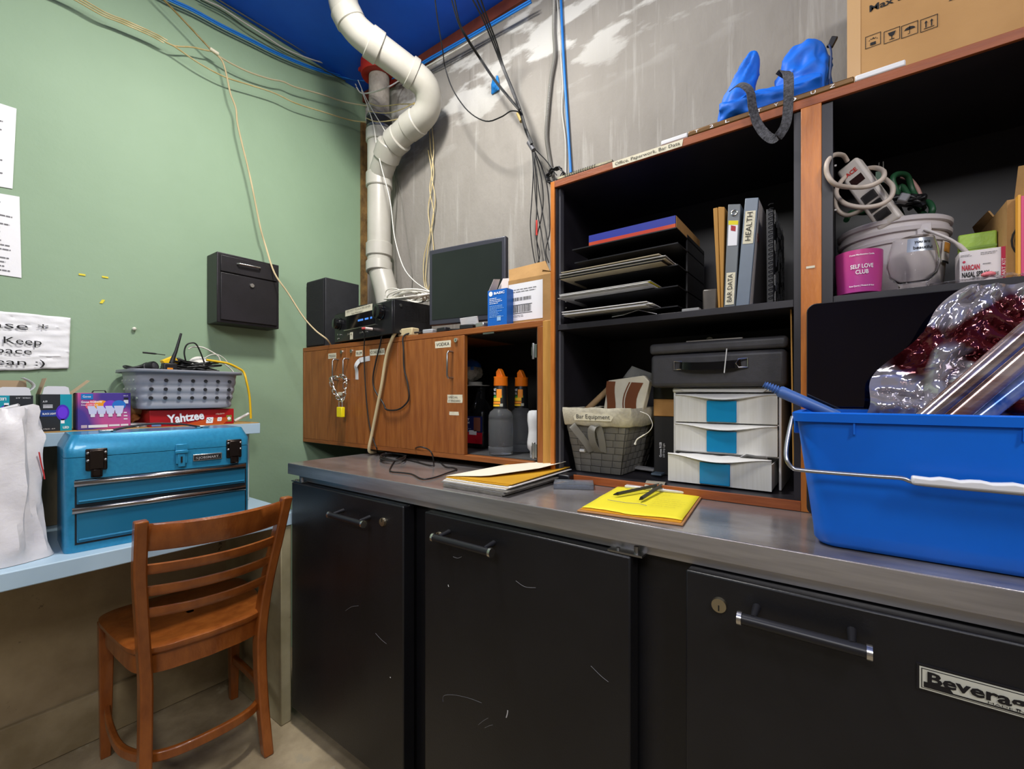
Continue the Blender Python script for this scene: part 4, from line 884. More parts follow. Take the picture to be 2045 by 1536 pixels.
for x, z in ((-.46, .045), (-.435, .042), (-.36, .036), (-.345, .036), (-.33, .036), (-.25, .034), (-.235, .034), (-.46, .025), (-.20, .034)): b.tube([(x, -.009, z), (x, -.014, z)], .004, CHR, 10)
b.each('button', rc, local=True)
b = B(); R63 = M4[rc.name]
b.quad([V(-.39, -.0115, .122), V(-.15, -.0115, .122), V(-.15, -.0108, .150), V(-.39, -.0108, .150)], TAPE); b.build('tape_label', rc, local=True, lab='strip of masking tape with writing')
xr = R63.to_3x3() @ V(1, 0, 0); text('DO NOT TOUCH RECEIVER', R63 @ V(-.375, -.0118, .138), xr, PZ, .012, INK, rc, W=.21); text('See Manager', R63 @ V(-.33, -.0118, .125), xr, PZ, .010, INK, rc, W=.10)
b = B().box(-.345, -.320, -.0118, -.0105, .012, .044, TAPE); b.build('tape_scrap', rc, local=True)
b = B()
for i in range(8):
    for j in range(10): b.box(.0002, .0008, .050 + i * .017, .062 + i * .017, .07 + j * .0065, .073 + j * .0065, DBLK)
b.build('vent_slots', rc, local=True, kind='stuff'); 
b = B()
for y, z in ((.03, .128), (.03, .02)): b.tube([(.0, y, z), (.003, y, z)], .006, CHR, 12)
b.each('screw', rc, local=True)
b = B()
for x in (-.46, -.04):
    for y in (.03, .16): b.tube([(x, y, 0), (x, y, .011)], .014, BLK, 12)
b.each('foot', rc, local=True)
pj = R63 @ V(-.150, -.012, .040)
B().tube([R63 @ V(-.150, -.012, .040), R63 @ V(-.150, -.045, .040)], .006, M('plug_pink_white', 'D8C8C4', .4), 10).tube([R63 @ V(-.150, -.045, .040), R63 @ V(-.155, -.058, .038)], .005, M('plug_red', 'B03030', .5), 10).build('audio_plug', tag=('red and white audio plug in the front of the receiver', 'plug'))
t_ = R63 @ V(-.30, .03, RH + .001); B().box(t_.x - .05, t_.x + .03, t_.y, t_.y + .02, t_.z, t_.z + .022, BLK).build('remote_control', bv=.006, tag=('small dark remote control lying on the receiver', 'remote'))
# coil of white cable on the receiver
b = B(); c = R63 @ V(.03 - .15, .12, RH + .006); P = []
for k in range(150):
    a = k * .55; e = .085 + .03 * sin(k * .31); P.append(c + V(e * 1.35 * cos(a) + .05, e * .6 * sin(a), .008 + .014 * (1 + sin(k * .83)) + .012 * (k / 150)))
rope('white_cable_coil', 'coil of white cable heaped on top of the receiver', 'cable', P, .0033, wht, sm=3, n=6)
rope('white_cable', 'white cable loop standing up in front of the pipe on the receiver', 'cable', Y_(-.26, (768, 592), (772, 580), (785, 576), (800, 580), (806, 588), (808, 598)), .0026, wht)
# monitor
mo = thing('computer_monitor', 'dark grey flat computer monitor standing on the wooden cabinet', 'monitor', (.945, -.23, KT), radians(7.5))
bez = M('monitor_bezel', '35363F', .4); MW, MH = .182, .308
B().box(-MW, MW, -.012, .012, .045, .05 + MH - .002, bez).box(-MW + .04, MW - .04, .012, .045, .08, .30, bez).build('housing', mo, local=True, bv=.004)
B().box(-MW + .016, MW - .016, -.0135, -.0118, .045 + .022, .045 + MH - .016, M('off_screen', '1F2422', .25, col2='232826', vs=4)).build('screen', mo, local=True)
b = B(); b.tube([(.0, .03, .004), (0, .03, .09)], .022, BLK, 14); b.build('stand_neck', mo, local=True); B().box(-.10, .10, -.06, .10, 0, .010, BLK).build('stand_base', mo, local=True, bv=.004)
mm = M4[mo.name]; text('DELL', mm @ V(-.018, -.0128, .052), mm.to_3x3() @ V(1, 0, 0), PZ, .011, WINK, mo, W=.036, bold=.03)
b = B()
for x in (.11, .13, .15, .17): b.tube([(x, -.0122, .055), (x, -.0135, .055)], .003, CHR, 8)
b.each('button', mo, local=True)
# cables and adapters in front of the monitor
b = B(); t = thing('power_strip', 'beige power strip end on the front edge of the wooden cabinet', 'power strip', (.70, -.30, KT))
pw = M('aged_beige_plastic', 'C4B48C', .5); B().box(.655, .745, KF + .006, KF + .045, KT, KT + .032, pw).build('housing', t, bv=.004)
p = HY(790, 658, KF - .006)
rope('extension_cord', 'thick beige power cord hanging down over the cabinet doors', 'cord', [V(.672, KF + .01, KT + .018), V(.664, KF - .012, KT + .014)] + Y_(KF - .016, (778, 690), (770, 720), (762, 770), (752, 820), (743, 865), (737, 900)) + [V(HY(737, 900, KF).x - .004, KF + .04, CT + .009)], .0068, pw, n=10)
rope('cable', 'black cord in a deep loop over the two right cabinet doors', 'cord', [V(.62, KF + .01, KT + .01)] + Y_(KF - .012, (765, 668), (759, 690), (750, 725), (745, 755), (748, 778), (765, 805), (772, 818), (795, 818), (812, 805), (817, 790), (814, 765), (807, 735), (806, 700)) + [HY(806, 672, KF - .008), V(.745, KF + .02, KT + .012), V(.82, KF + .05, KT + .008)], .0034, bcab)
rope('cable', 'thin black cord from the receiver plug down to the counter', 'cord', [R63 @ V(-.155, -.058, .038)] + [HY(728, 668, KF - .045), HY(727, 700, KF - .012)] + Y_(KF - .01, (728, 740), (732, 800), (738, 850), (748, 885), (752, 895)) + [HZ(755, 905, CT + .004), HZ(765, 912, CT + .004)], .0026, bcab)
rope('adapter_cable', 'black adapter cable snaking in front of the monitor base', 'cable', [(.76, KF + .03, KT + .006), (.80, KF + .02, KT + .01), (.86, KF + .05, KT + .006), (.92, KF + .03, KT + .008), (1.0, KF + .04, KT + .006), (1.06, KF + .02, KT + .012), (1.12, KF + .05, KT + .006)], .0045, bcab)
for i, (x, w_, m, lb) in enumerate(((.80, .05, M('pale_adapter', '9A9DA0', .5), 'pale grey plug adapter in front of the monitor'), (.875, .055, BLK, 'black plug adapter left of the monitor stand'), (1.00, .06, BLK, 'black plug adapter right of the monitor stand'), (1.075, .045, M('silver_clip', 'A8A8A8', .3, .8), 'silver clip beside the blue carton'))):
    B().box(x, x + w_, KF + .012, KF + .04, KT, KT + .018, m, R=Matrix.Rotation(.15 * (-1) ** i, 3, 'Z')).build('plug_adapter', bv=.004, tag=(lb, 'adapter', 'adapters in front of the monitor'))
B().box(.975, 1.06, -.30, -.295, KT + .014, KT + .05, PAPER, R=Matrix.Rotation(.3, 3, 'X')).build('paper_slip', tag=('small white paper slip under the monitor', 'paper'))
# blue carton
def slab(pix, y, d, m, m2=None, b=None):
    P = [HY(a, c, y) for a, c in pix]; b = b or B(); return b.ext(P, (0, d, 0), m, m2)
bc = M('blue_carton', '1560B8', .4)
Yb = KF + .008; c0, c1 = HY(974, 648, Yb), HY(1015, 645, Yb); zt = HY(1000, 577, Yb).z
t = thing('blue_carton', 'opened blue carton with white print beside the monitor', 'carton', (c0.x + .04, Yb + .03, KT))
b = B(); x0, x1 = c0.x, c1.x - .006; y0, y1 = Yb, Yb + .045
opencase(b, x0, x1, y0, y1, KT, zt, .001, bc); b.build('carton', t)
pk_ = M('carton_pale_inside', 'D2C8C4', .7)
b = B().ext([(x0 + .002, y1 - .002, zt - .002), (x1 - .002, y1 - .002, zt - .002), (x1 - .006, y1 + .004, zt + .045), (x0 + .03, y1 + .004, zt + .05)], (0, .001, 0), pk_); b.build('flap', t, lab='pale inside of the raised flap')
b = B().ext([(x0 + .001, y0 + .002, zt - .002), (x0 + .001, y1 - .002, zt - .002), (x0 + .022, y1 - .004, zt + .047), (x0 + .022, y0 + .006, zt + .04)], (.001, 0, 0), pk_); b.build('flap', t, lab='pale inside of the raised flap')
c = B(); o = V(x0, Yb, KT); W = x1 - x0; h = zt - KT
disc(c, o + V(W * .17, 0, h * .9), PX, PZ, W * .10, WINK); lines(c, o + V(W * .1, 0, h * .60), PX, PZ, W * .7, h * .2, 4, WINK, off=.001); lines(c, o + V(W * .1, 0, h * .22), PX, PZ, W * .75, h * .36, 9, M('pale_blue_print', '8FB6E0', .6), off=.001)
rect(c, o + V(W * .5, 0, h * .12), PX, PZ, W * .2, h * .14, M('pale_blue_print', '8FB6E0'), off=.001); c.build('label_print', t, sm=0)
text('BASIC', o + V(W * .33, 0, h * .87), PX, PZ, h * .09, WINK, t, W=W * .55, bold=.03, off=.0012)
# kraft box
Yk = -.30; k0, k1, k2 = HY(1016, 642, Yk), HY(1083, 640, Yk), HY(1100, 640, Yk)
t = thing('shipping_box', 'open brown cardboard box with white label beside the shelving', 'box', (1.30, -.22, KT)); b = B()
x0, x1, z1_ = k0.x - .002, 1.405, 1.590; y0, y1 = Yk, -.10
opencase(b, x0, x1, y0, y1, KT, z1_, .003, KRAFT)
b.build('carton', t)
B().ext([(x0 + .002, y0 + .002, z1_ - .001), (x1 - .03, y0 + .002, z1_ - .001), (x1 - .07, y0 + .03, z1_ + .055), (x0 - .02, y0 + .03, z1_ + .050)], (0, .003, 0), KRAFT).build('front_flap', t)
B().ext([(x1 - .001, y0 + .003, z1_ - .001), (x1 - .001, y1 - .003, z1_ - .001), (x1 - .05, y1 - .005, z1_ + .028), (x1 - .07, y0 + .006, z1_ + .02)], (.003, 0, 0), KRAFT).build('side_flap', t)
c = B(); xw = k1.x; rect(c, V(x0 + .002, y0, KT + .014), PX, PZ, xw - x0, .128, lit, off=.0006); c.build('label_sheet', t, sm=0, lab='white label sheet')
c = B(); o = V(x0 + .012, y0, KT + .014)
for zz, hh in ((.068, .012), (.028, .024)):
    x = 0
    while x < .085: w_ = random.choice((.0012, .002, .003)); rect(c, o + V(x, 0, zz), PX, PZ, w_, hh, INK, off=.001); x += w_ + random.choice((.0012, .002))
rect(c, o + V(-.003, 0, .024), PX, PZ, .092, .002, INK, off=.001); rect(c, o + V(-.003, 0, .053), PX, PZ, .092, .002, INK, off=.001)
lines(c, o + V(0, 0, .095), PX, PZ, .11, .018, 2, GREYINK, off=.001, th=.35, jit=.1); lines(c, o + V(0, 0, .012), PX, PZ, .08, .01, 2, GREYINK, off=.001); c.build('label_print', t, sm=0)
# ================================================================ inside the open bay
FL = KZ0 + .0215
def bottle(c, lb):
    t = thing('mixer_bottle', lb, 'bottle', c, 0, 'clear mixer bottles with orange caps')
    gl = M('clear_bottle', 'E2E6EA', .04, trans=.93, ior=1.16)
    pr = [(.036, 0), (.042, .003), (.044, .012), (.0445, .028), (.0425, .031), (.0445, .035), (.0445, .125), (.043, .129), (.0445, .133), (.044, .142), (.038, .155), (.027, .163), (.025, .168), (.0245, .20)]
    B().lathe(pr, gl, local(c), 32).build('glass', t, sm=50)
    B().lathe([(.0262, .166), (.0258, .17), (.0235, .245), (.022, .250)], M('label_black', '17181A', .4), local(c), 28).build('sleeve_label', t, sm=50)
    og = M('orange_cap', 'F07A12', .4)
    B().lathe([(.0245, .248), (.0255, .250), (.0245, .2755), (.0255, .278), (.0255, .281), (.010, .281)], og, local(c), 28).build('cap', t)
    b = B(); o = V(*c) + V(0, 0, .281); b.ext([o + V(-.014, -.010, 0), o + V(.016, -.010, 0), o + V(.004, -.010, .024), o + V(-.003, -.010, .030), o + V(-.015, -.010, .018)], (0, .02, 0), og); b.build('spout', t, bv=.002)
    c2 = B(); Rr = .0256
    def cyl_patch(a0, a1, z0, z1, m, e=.0006):
        n = 8; G = []
        for z in (z0, z1):
            rr = .0258 - (z - .17) * .031 + e; G.append([V(*c) + V(rr * sin(a0 + (a1 - a0) * k / n), -rr * cos(a0 + (a1 - a0) * k / n), z) for k in range(n + 1)])
        c2.grid(G, m)
    yo = M('label_orange', 'F2932A', .45); yy = M('label_yellow', 'F2C22E', .45); gn = M('label_green', '3F8A3A', .45)
    cyl_patch(-1.2, .9, .205, .213, gn); cyl_patch(.02, .8, .205, .236, yo, .0009); cyl_patch(-1.0, .6, .193, .205, yy, .0009); cyl_patch(-1.0, .6, .183, .191, yo, .0012); cyl_patch(-.9, .5, .174, .181, yy, .0012)
    cyl_patch(.55, .95, .174, .184, M('label_grey', 'B8B8A8', .5), .0015); c2.build('label_art', t)
    wraptext('FINEST', .230, .0115, .021, .0252, t, c=V(*c), mid=-pi / 2 - .45); wraptext('CALL', .217, .0115, .018, .0256, t, c=V(*c), mid=-pi / 2 - .45)
def local(c): return V(*c)
q = HZ(1000, 908, FL); bottle((q.x, q.y, FL + .0005), 'front clear bottle with orange cap in the open cabinet bay')
q = HY(1040, 900, -.17); bottle((q.x, -.165, FL + .0005), 'rear clear bottle with orange cap behind the front one')
q = HY(1047, 920, -.30); t = thing('squeeze_bottle', 'white plastic squeeze bottle beside the hinge of the open bay', 'bottle', (q.x + .022, -.265, FL + .0005))
B().lathe([(.018, 0), (.019, .022), (.027, .032), (.0285, .05), (.024, .085), (.024, .10), (.0275, .125), (.027, .150), (.022, .160), (.012, .162)], M('satin_white', 'D4D6D8', .35), (q.x + .022, -.265, FL + .0005), 30).build('body', t, sm=50)
jm = M('dark_jug', '141517', .2); jr = M('label_red', 'B5182A', .4); jb = M('label_navy', '1C2452', .4)
for i, (x, lb) in enumerate(((.79, 'dark jug with red and navy label, left one in the cabinet bay'), (.93, 'dark jug with red and navy label, right one behind the bottle'))):
    t = thing('juice_jug', lb, 'jug', (x, -.13, FL + .0005), 0, 'dark jugs in the open cabinet bay')
    b = B(); b.box(x - .062, x + .062, -.19, -.07, FL + .001, FL + .155, jm); b.build('body', t, bv=.01); B().lathe([(.05, .15), (.03, .185), (.018, .20), (.018, .235), (.021, .238), (.021, .252)], jm, (x, -.13, FL), 20).build('neck', t)
    B().tube([(x + .01, -.19, FL + .15), (x + .03, -.20, FL + .175), (x + .02, -.17, FL + .215), (x + .01, -.15, FL + .225)], .008, jm, 10, sm=4).build('handle', t)
    c = B(); o = V(x - .06, -.1905, FL + .02); rect(c, o, PX, PZ, .12, .045, jr); rect(c, o + V(0, 0, .045), PX, PZ, .12, .065, jb); rect(c, o + V(.075, 0, .05), PX, PZ, .035, .055, M('label_photo', '7A4A3A', .5), off=.001); rect(c, o + V(.05, 0, .035), PX, PZ, .04, .018, lit, off=.001); lines(c, o + V(.005, 0, .045), PX, PZ, .06, .03, 5, M('label_pale', 'A8B0D0', .5), off=.001); c.build('label_print', t, sm=0)
    text('FRUIT', o + V(.006, 0, .092), PX, PZ, .012, WINK, t, W=.045, off=.0012, bold=.03); text('PUNCH', o + V(.006, 0, .079), PX, PZ, .012, WINK, t, W=.045, off=.0012, bold=.03)
B().box(.86, .872, -.215, -.203, FL + .001, FL + .11, jr).box(.858, .874, -.216, -.202, FL + .11, FL + .122, YEL).tube([(.866, -.209, FL + .122), (.866, -.209, FL + .21)], .005, BLK, 8).build('grill_lighter', tag=('red and yellow lighter with a black stem in the bay', 'lighter'))
B().lathe([(.06, 0), (.062, .003), (.03, .004), (.03, .016), (.028, .017)], M('dull_white_lid', 'A8A8A4', .5), (.90, -.13, FL + .2535), 28).build('pot_lid', tag=('round pale lid resting on the dark jugs', 'lid'))
b = B(); b.ball((.885, -.14, FL + .318), .05, M('foil_wrap', 'A8A49A', .35, .3, bump=.8, bs=60), 10, sc=(1, .9, .9)); 
for i, p in enumerate(b.v): b.v[i] = p + (p - V(.885, -.14, FL + .318)) * .25 * noise.noise(p * 40)
mi = b.mt(M('blue_label_film', '1F5FB8', .4))
for k, f in enumerate(b.f):
    if sum(b.v[j].z for j in f) / len(f) > FL + .325: b.mi[k] = mi
b.build('wrapped_bundle', tag=('blue and silver wrapped bundle on top of the jugs', 'package'))
# ================================================================ on the steel counter
C0 = CT + .0008
# folders and papers
def leaf(b, x0, x1, y0, y1, z, m, th=.0008, curl=0, n=10, tw=0):
    G = []
    for i in range(n + 1):
        s_ = i / n; row = []
        for j in range(5):
            t_ = j / 4; row.append(V(x0 + (x1 - x0) * t_ + tw * (s_ - .5), y0 + (y1 - y0) * s_, z + curl * max(0, t_ - .45) ** 1.6 * 3 * (.3 + s_)))
        G.append(row)
    top = [[p + V(0, 0, th) for p in r] for r in G]
    b.grid(G, m); b.grid([r[::-1] for r in top], m)
    e = G[0] + [r[-1] for r in G[1:]] + G[-1][::-1][1:] + [r[0] for r in G[::-1][1:]]; f = top[0] + [r[-1] for r in top[1:]] + top[-1][::-1][1:] + [r[0] for r in top[::-1][1:]]
    b.grid([e, f], m)
    return b
man = M('manila_folder', 'D9CBAE', .7); gold = M('mustard_envelope', 'C9971E', .6, col2='BD8A16', vs=8); mag = M('magazine_grey', '8C8880', .7, col2='6E6A64', vs=30)
st = thing('folder_stack', 'stack of folders, mustard envelopes and magazines on the steel counter', 'folders', (1.34, -.50, C0))
x0, x1, y0, y1 = 1.222, 1.452, -.645, -.335
z = C0
for i in range(4):
    b = B(); leaf(b, x0 + random.uniform(-.004, .010), x1 + random.uniform(-.01, .01), y0 + random.uniform(-.006, .004), y1 + random.uniform(-.01, .01), z, mag if i != 2 else PAPER, .0035); b.build('magazine' if i != 2 else 'paper_sheaf', st, sm=0); z += .004
for i in range(3):
    b = B(); leaf(b, x0 + .004 + .003 * i, x1 + .004 * i, y0 + .002 + .003 * i, y1 + .01 + .006 * i, z, PAPER if i != 1 else man, .0016, curl=.004); b.build('folder', st, sm=0); z += .0025
for i in range(2):
    b = B(); leaf(b, x0 + .004 + .004 * i, x1 - .002 + .006 * i, y0 + .012 + .01 * i, y1 + .018, z, gold, .0015, curl=.006); b.build('envelope', st, sm=0); z += .002
b = B(); P = [V(x0 + .004, y0 + .015, z), V(x0 + .10, y0 + .055, z + .004), V(x0 + .118, y0 + .072, z + .005), V(1.415, -.43, z + .014), V(1.452, -.335, z + .026), V(1.36, -.312, z + .016), V(x0 + .03, -.40, z + .004)]
b.ext(P, (0, 0, .0008), M('cream_folder', 'E2DBC8', .7)); b.build('open_folder', st, sm=0, lab='cream folder flap lifted on top')
B().box(1.434, 1.497, -.395, -.345, C0, C0 + .024, M('black_case', '17171C', .35)).build('small_case', bv=.004, tag=('small black case behind the folder stack on the counter', 'case'))
# cassette box
cas = M('clear_acrylic', 'D0D6E0', .06, trans=.85, ior=1.2)
t = thing('cassette_case', 'clear plastic cassette case lying on the steel counter', 'case', (1.53, -.428, C0), radians(-62))
b = B(); b.box(-.035, .035, -.055, .055, 0, .0015, cas).box(-.035, .035, -.055, .055, .0125, .014, cas)
for a in ((-.035, -.0335, -.055, .055), (.0335, .035, -.055, .055), (-.035, .035, -.055, -.0535), (-.035, .035, .0535, .055)): b.box(*a, .0015, .0125, cas)
b.build('case', t, local=True); B().box(-.028, .028, -.045, .045, .003, .011, M('cassette_grey', '9AA0AC', .2, trans=.5)).build('tray', t, local=True, bv=.003)
# clipboard
cb = thing('clipboard', 'brown clipboard with yellow notepaper on the steel counter', 'clipboard', (1.762, -.497, C0), radians(6.5))
hb_ = M('hardboard', 'A8794A', .55, col2='9C6C3E', vs=30)
B().box(-.112, .112, -.158, .158, 0, .004, hb_).build('board', cb, local=True, bv=.0015)
yp = M('yellow_notepaper', 'E6D72C', .7, bump=.1, bs=20)
G = []
for i in range(16):
    row = []
    for j in range(14):
        s_ = j / 13; u_ = i / 15; x = -.107 + .214 * s_; y = -.140 + .006 * sin(s_ * 9) + .004 * noise.noise(V(s_ * 9, 0, 0)) + (.13 + .145) * u_
        row.append(V(x, y, .0052 + .004 * max(0, noise.noise(V(s_ * 3, u_ * 3, 2))) * (1 - u_) + .0015 * (1 - u_)))
    G.append(row)
B().grid(G, yp).build('notepaper', cb, local=True, solid=.0005, sm=60)
B().box(-.107, .107, -.151, .12, .0042, .005, M('amber_backing', 'C98A14', .6)).build('pad_backing', cb, local=True)
c = B(); mpc = M4[cb.name]
for i in range(9):
    yy = .10 - .02 * i; lines(c, (-.09 + .11 * (i > 3), yy, .0105), (1, 0, 0), (0, 1, 0), .08 if i > 3 else .15, .012, 2, M('faint_ink', '8C8430', .8), off=0, jit=.3, th=.12)
c.tube([(-.075, -.055, .0105), (-.03, -.063, .0105), (.0, -.057, .0105), (.02, -.066, .0105)], .0006, GREYINK, 4); c.build('handwriting', cb, local=True, sm=0)
b = B().box(-.085, .070, .122, .150, .006, .0135, M('satin_silver', 'CFCFD2', .35, .35)); b.box(-.045, .030, .148, .170, .004, .010, MC['satin_silver']); b.build('clip_bar', cb, local=True, bv=.002, lab='silver clip bar')
b = B(); b.strap([(-.0075, .125, .012), (-.0075, .14, .022), (-.0075, .155, .026), (-.0075, .17, .018), (-.0075, .178, .006)], (1, 0, 0), .05, .002, M('aged_clip', 'A09A8C', .35, .4)); b.build('clip_spring', cb, local=True)
for px0, py0, px1, py1, lb in ((1225, 988, 1290, 974, 'grey pen lying furthest left on the yellow notepaper'), (1277, 998, 1308, 978, 'thicker grey pen pointing down toward the counter edge')):
    a = HZ(px0, py0, C0 + .014); e = HZ(px1, py1, C0 + .018); d = (e - a).normalized(); r = .0045
    t = thing('pen', lb, 'pen', a, 0, 'pens on the yellow notepaper'); pm = M('pen_grey', '3B3B34', .4)
    B().tube([a + d * .014, e + d * .055], r, pm, 8).build('barrel', t); B().tube([a, a + d * .014], [.0012, r * .9], BLK, 8).build('tip', t)
q = HZ(1418, 982, C0 + .004); e = HZ(1437, 983, C0 + .005); b = B(); g_ = M('gold_metal', 'D9A62C', .25, 1)
b.tube([HZ(1407, 980, C0 + .004), q], .0022, g_, 8).tube([q, HZ(1431, 982.5, C0 + .0045)], .0036, g_, 10).tube([HZ(1431, 982.5, C0 + .0055), HZ(1438, 983, C0 + .0055)], .0055, g_, 12); b.build('jack_adapter', tag=('small gold plug adapter on the counter under the drawers', 'adapter'))
# black cable heap at the left end of the counter
rope('cable_heap', 'tangled heap of thin black cable on the left counter end', 'cable', [HZ(785 + 26 * cos(k * 1.3), 912 + 7 * sin(k * 1.3 + .4 * sin(k)), C0 + .004 + .006 * (1 + sin(k * .9))) for k in range(36)], .0028, bcab, sm=5)
rope('cable', 'long thin black cable loop lying across the counter', 'cable', [HZ(x, y, C0 + .003) for x, y in ((800, 908), (790, 918), (779, 936), (782, 942), (800, 944), (822, 947), (838, 955), (850, 957), (870, 953), (895, 944), (912, 938), (905, 934), (890, 932), (878, 922), (872, 918))], .0024, bcab)
rope('cable', 'black cable arching from the heap against the cabinet rail', 'cable', [HZ(800, 915, C0 + .003), HZ(830, 922, C0 + .003), HZ(862, 930, C0 + .004), HZ(866, 922, C0 + .012), HY(862, 905, KF - .06), HY(852, 896, KF - .05), HY(835, 893, KF - .04), HZ(818, 903, C0 + .003)], .0026, bcab)
# ================================================================ left bay, upper shelf
S1 = SH + .0008
YB = UB - .012
tr_ = thing('letter_tray', 'black stacked letter tray rack on the upper left shelf', 'letter tray', (1.64, -.2, S1))
tm = M('tray_black', '18181B', .4); TX0, TX1, TY0, TY1 = 1.482, 1.792, -.335, -.06
b = B()
tz = [.018, .072, .128, .186]
for z_ in tz: B().box(TX0, TX1, TY0, TY1, S1 + z_, S1 + z_ + .003, tm).build('tray', tr_)
B().box(TX1 - .004, TX1, TY0 + .09, TY1, S1, S1 + .235, tm).build('side_panel', tr_); B().box(TX0 - .004, TX0, TY0 + .09, TY1, S1, S1 + .235, tm).build('side_panel', tr_); B().box(TX0, TX1, TY1, TY1 + .003, S1, S1 + .235, tm).build('back_panel', tr_)
B().box(TX0, TX1, -.350, TY1, S1 + .222, S1 + .225, tm).build('top_tray', tr_)
def stack(lb, zs, x0, x1, yf, n, mats, th=.0012, rag=.006, ys=.0):
    t = thing('paper_stack', lb, 'papers', ((x0 + x1) / 2, -.2, S1 + zs)); z = S1 + zs + .0035
    for i in range(n):
        b = B(); a, c = random.uniform(-rag, rag), random.uniform(-rag, rag)
        leaf(b, x0 + a, x1 + c, yf + random.uniform(-rag, rag) , -.09, z, mats[i % len(mats)], th, curl=random.uniform(0, .004), tw=random.uniform(-.01, .01)); b.build('sheet', t, sm=0); z += th + .0012
    return t
lgp = M('grey_paper', 'A9A8A6', .8); ylp = M('yellow_paper_edge', 'D8CB1E', .7); envb = M('tan_paper', 'A89C82', .8)
stack('loose white papers in the lowest tray of the rack', tz[0], TX0 - .02, TX1 - .07, -.375, 5, [lgp, PAPER, PAPER], .0014, .012)
stack('papers with a yellow sheet in the second tray', tz[1], TX0 - .026, TX1 - .06, -.375, 5, [lgp, lgp, PAPER, ylp], .0014, .008)
stack('thick bundle of mixed mail in the third tray', tz[2], TX0 - .026, TX1 - .03, -.375, 7, [envb, BLK, envb, M('blue_mail', '2B6FA0', .6), lgp, PAPER], .002, .008)
t = thing('mailer_box', 'long blue and orange carton on top of the letter tray rack', 'carton', (1.64, -.2, S1 + .236))
bm_ = M('deep_blue_print', '1F2C8C', .45); om_ = M('orange_print', 'D0701C', .5, col2='B03010', vs=4, det=0)
P = [HY(1176, 492, -.345), HY(1349, 455, -.345), HY(1349, 430, -.345), HY(1176, 471, -.345)]
P = [V(p.x, -.345, p.z) for p in P]; m1 = [P[0].lerp(P[3], .35), P[1].lerp(P[2], .35)]
dz = P[0].z - (S1 + .236)
B().ext([P[0], P[1], m1[1], m1[0]], (0, .24, 0), om_, om_).ext([m1[0], m1[1], P[2], P[3]], (0, .24, 0), bm_, bm_).build('carton', t)
B().ext([P[1] + V(.0012, .001, .001), P[1] + V(.0012, .239, .001), P[2] + V(.0012, .239, -.001), P[2] + V(.0012, .001, -.001)][::-1], (.0008, 0, 0), KRAFT).build('end_flap', t, lab='kraft brown end of the carton')
B().grid([[HY(x, y, -.34 + .06 * k) + V(0, 0, .001 + .011 * sin(pi * k / 5) * f) for x, y, f in ((1222, 634, .2), (1245, 630, .6), (1275, 620, 1), (1312, 628, .2))] for k in range(5)], PAPER).build('folded_paper', tag=('folded white paper lying on the shelf below the trays', 'paper'), solid=.001, sm=60)
# binders
def binder(name, lb, bot, top, D, m, y=-.335, extra=None, cat='binder', group=None):
    P = [HY(*bot[0], y), HY(*bot[1], y), HY(*top[1], y), HY(*top[0], y)]
    for k in (0, 1): P[k].z = S1
    t = thing(name, lb, cat, P[0], 0, group); B().ext(P, (0, D, 0), m).build('cover', t, bv=.0015)
    if extra: extra(t, P)
    return t
tanf = M('tan_card', 'A87A35', .7)
binder('card_folder', 'tan card folder standing leftmost in the binder row', [(1434, 613), (1439, 613)], [(1424, 416), (1433, 414)], .2, tanf, cat='folder', group='tan folders beside the binders')
binder('card_folder', 'tan card folder standing right against the grey ring binder', [(1440, 613), (1444, 613)], [(1434, 413), (1447, 413)], .2, tanf, cat='folder', group='tan folders beside the binders')
slate = M('slate_binder', '5E6468', .35, col2='6A7074', vs=5); dslate = M('steel_blue_binder', '6C7886', .35, col2='616C79', vs=5)
def spine_text(t, P, s, f0, f1, m=INK, h=.6, bgm=TAPE):
    a0, a1 = P[0].lerp(P[3], f0), P[1].lerp(P[2], f0); b0, b1 = P[0].lerp(P[3], f1), P[1].lerp(P[2], f1); e = V(0, -.0009, 0)
    w_ = (a1 - a0).length; i0 = a0.lerp(a1, .12) + e; i1 = a1.lerp(a0, .12) + e; j0 = b0.lerp(b1, .12) + e; j1 = b1.lerp(b0, .12) + e
    B().quad([i0, i1, j1, j0], bgm).build('spine_label', t, sm=0, lab='pale spine label'); up = (j0 - i0)
    if s: text(s, i1.lerp(i0, .25) + up * .07 + e, up.normalized(), (i0 - i1).normalized(), w_ * h, m, t, W=up.length * .86, off=.0004)
def ex1(t, P):
    spine_text(t, P, 'BAR DATA', .03, .34); spine_text(t, P, '', .60, .84, bgm=lit)
    c = B(); a = P[0].lerp(P[3], .86) + V(.002, -.001, 0); c.quad([P[0].lerp(P[3], .80) + V(.003, -.0012, 0), P[1].lerp(P[2], .80) + V(-.003, -.0012, 0), P[1].lerp(P[2], .84) + V(-.003, -.0012, 0), P[0].lerp(P[3], .84) + V(.003, -.0012, 0)], ylp)
    c.quad([P[0].lerp(P[3], .74) + V(.009, -.0012, 0), P[1].lerp(P[2], .74) + V(-.008, -.0012, 0), P[1].lerp(P[2], .79) + V(-.008, -.0012, 0), P[0].lerp(P[3], .79) + V(.009, -.0012, 0)], M('sticker_red', 'A02028', .5)); c.build('sticker', t, sm=0)
    m_ = (P[2] + P[3]) / 2 + V(0, -.001, -.022); b = B(); b.tube([m_ + V(.0065 * cos(2 * pi * k / 14), 0, .0065 * sin(2 * pi * k / 14)) for k in range(14)], .0016, CHR, 6, closed=True); b.build('finger_ring', t, lab='metal finger ring')
binder('ring_binder', 'slim grey ring binder lettered BAR DATA on its spine', [(1445, 612), (1468, 611)], [(1454, 408), (1479, 407)], .27, slate, extra=ex1)
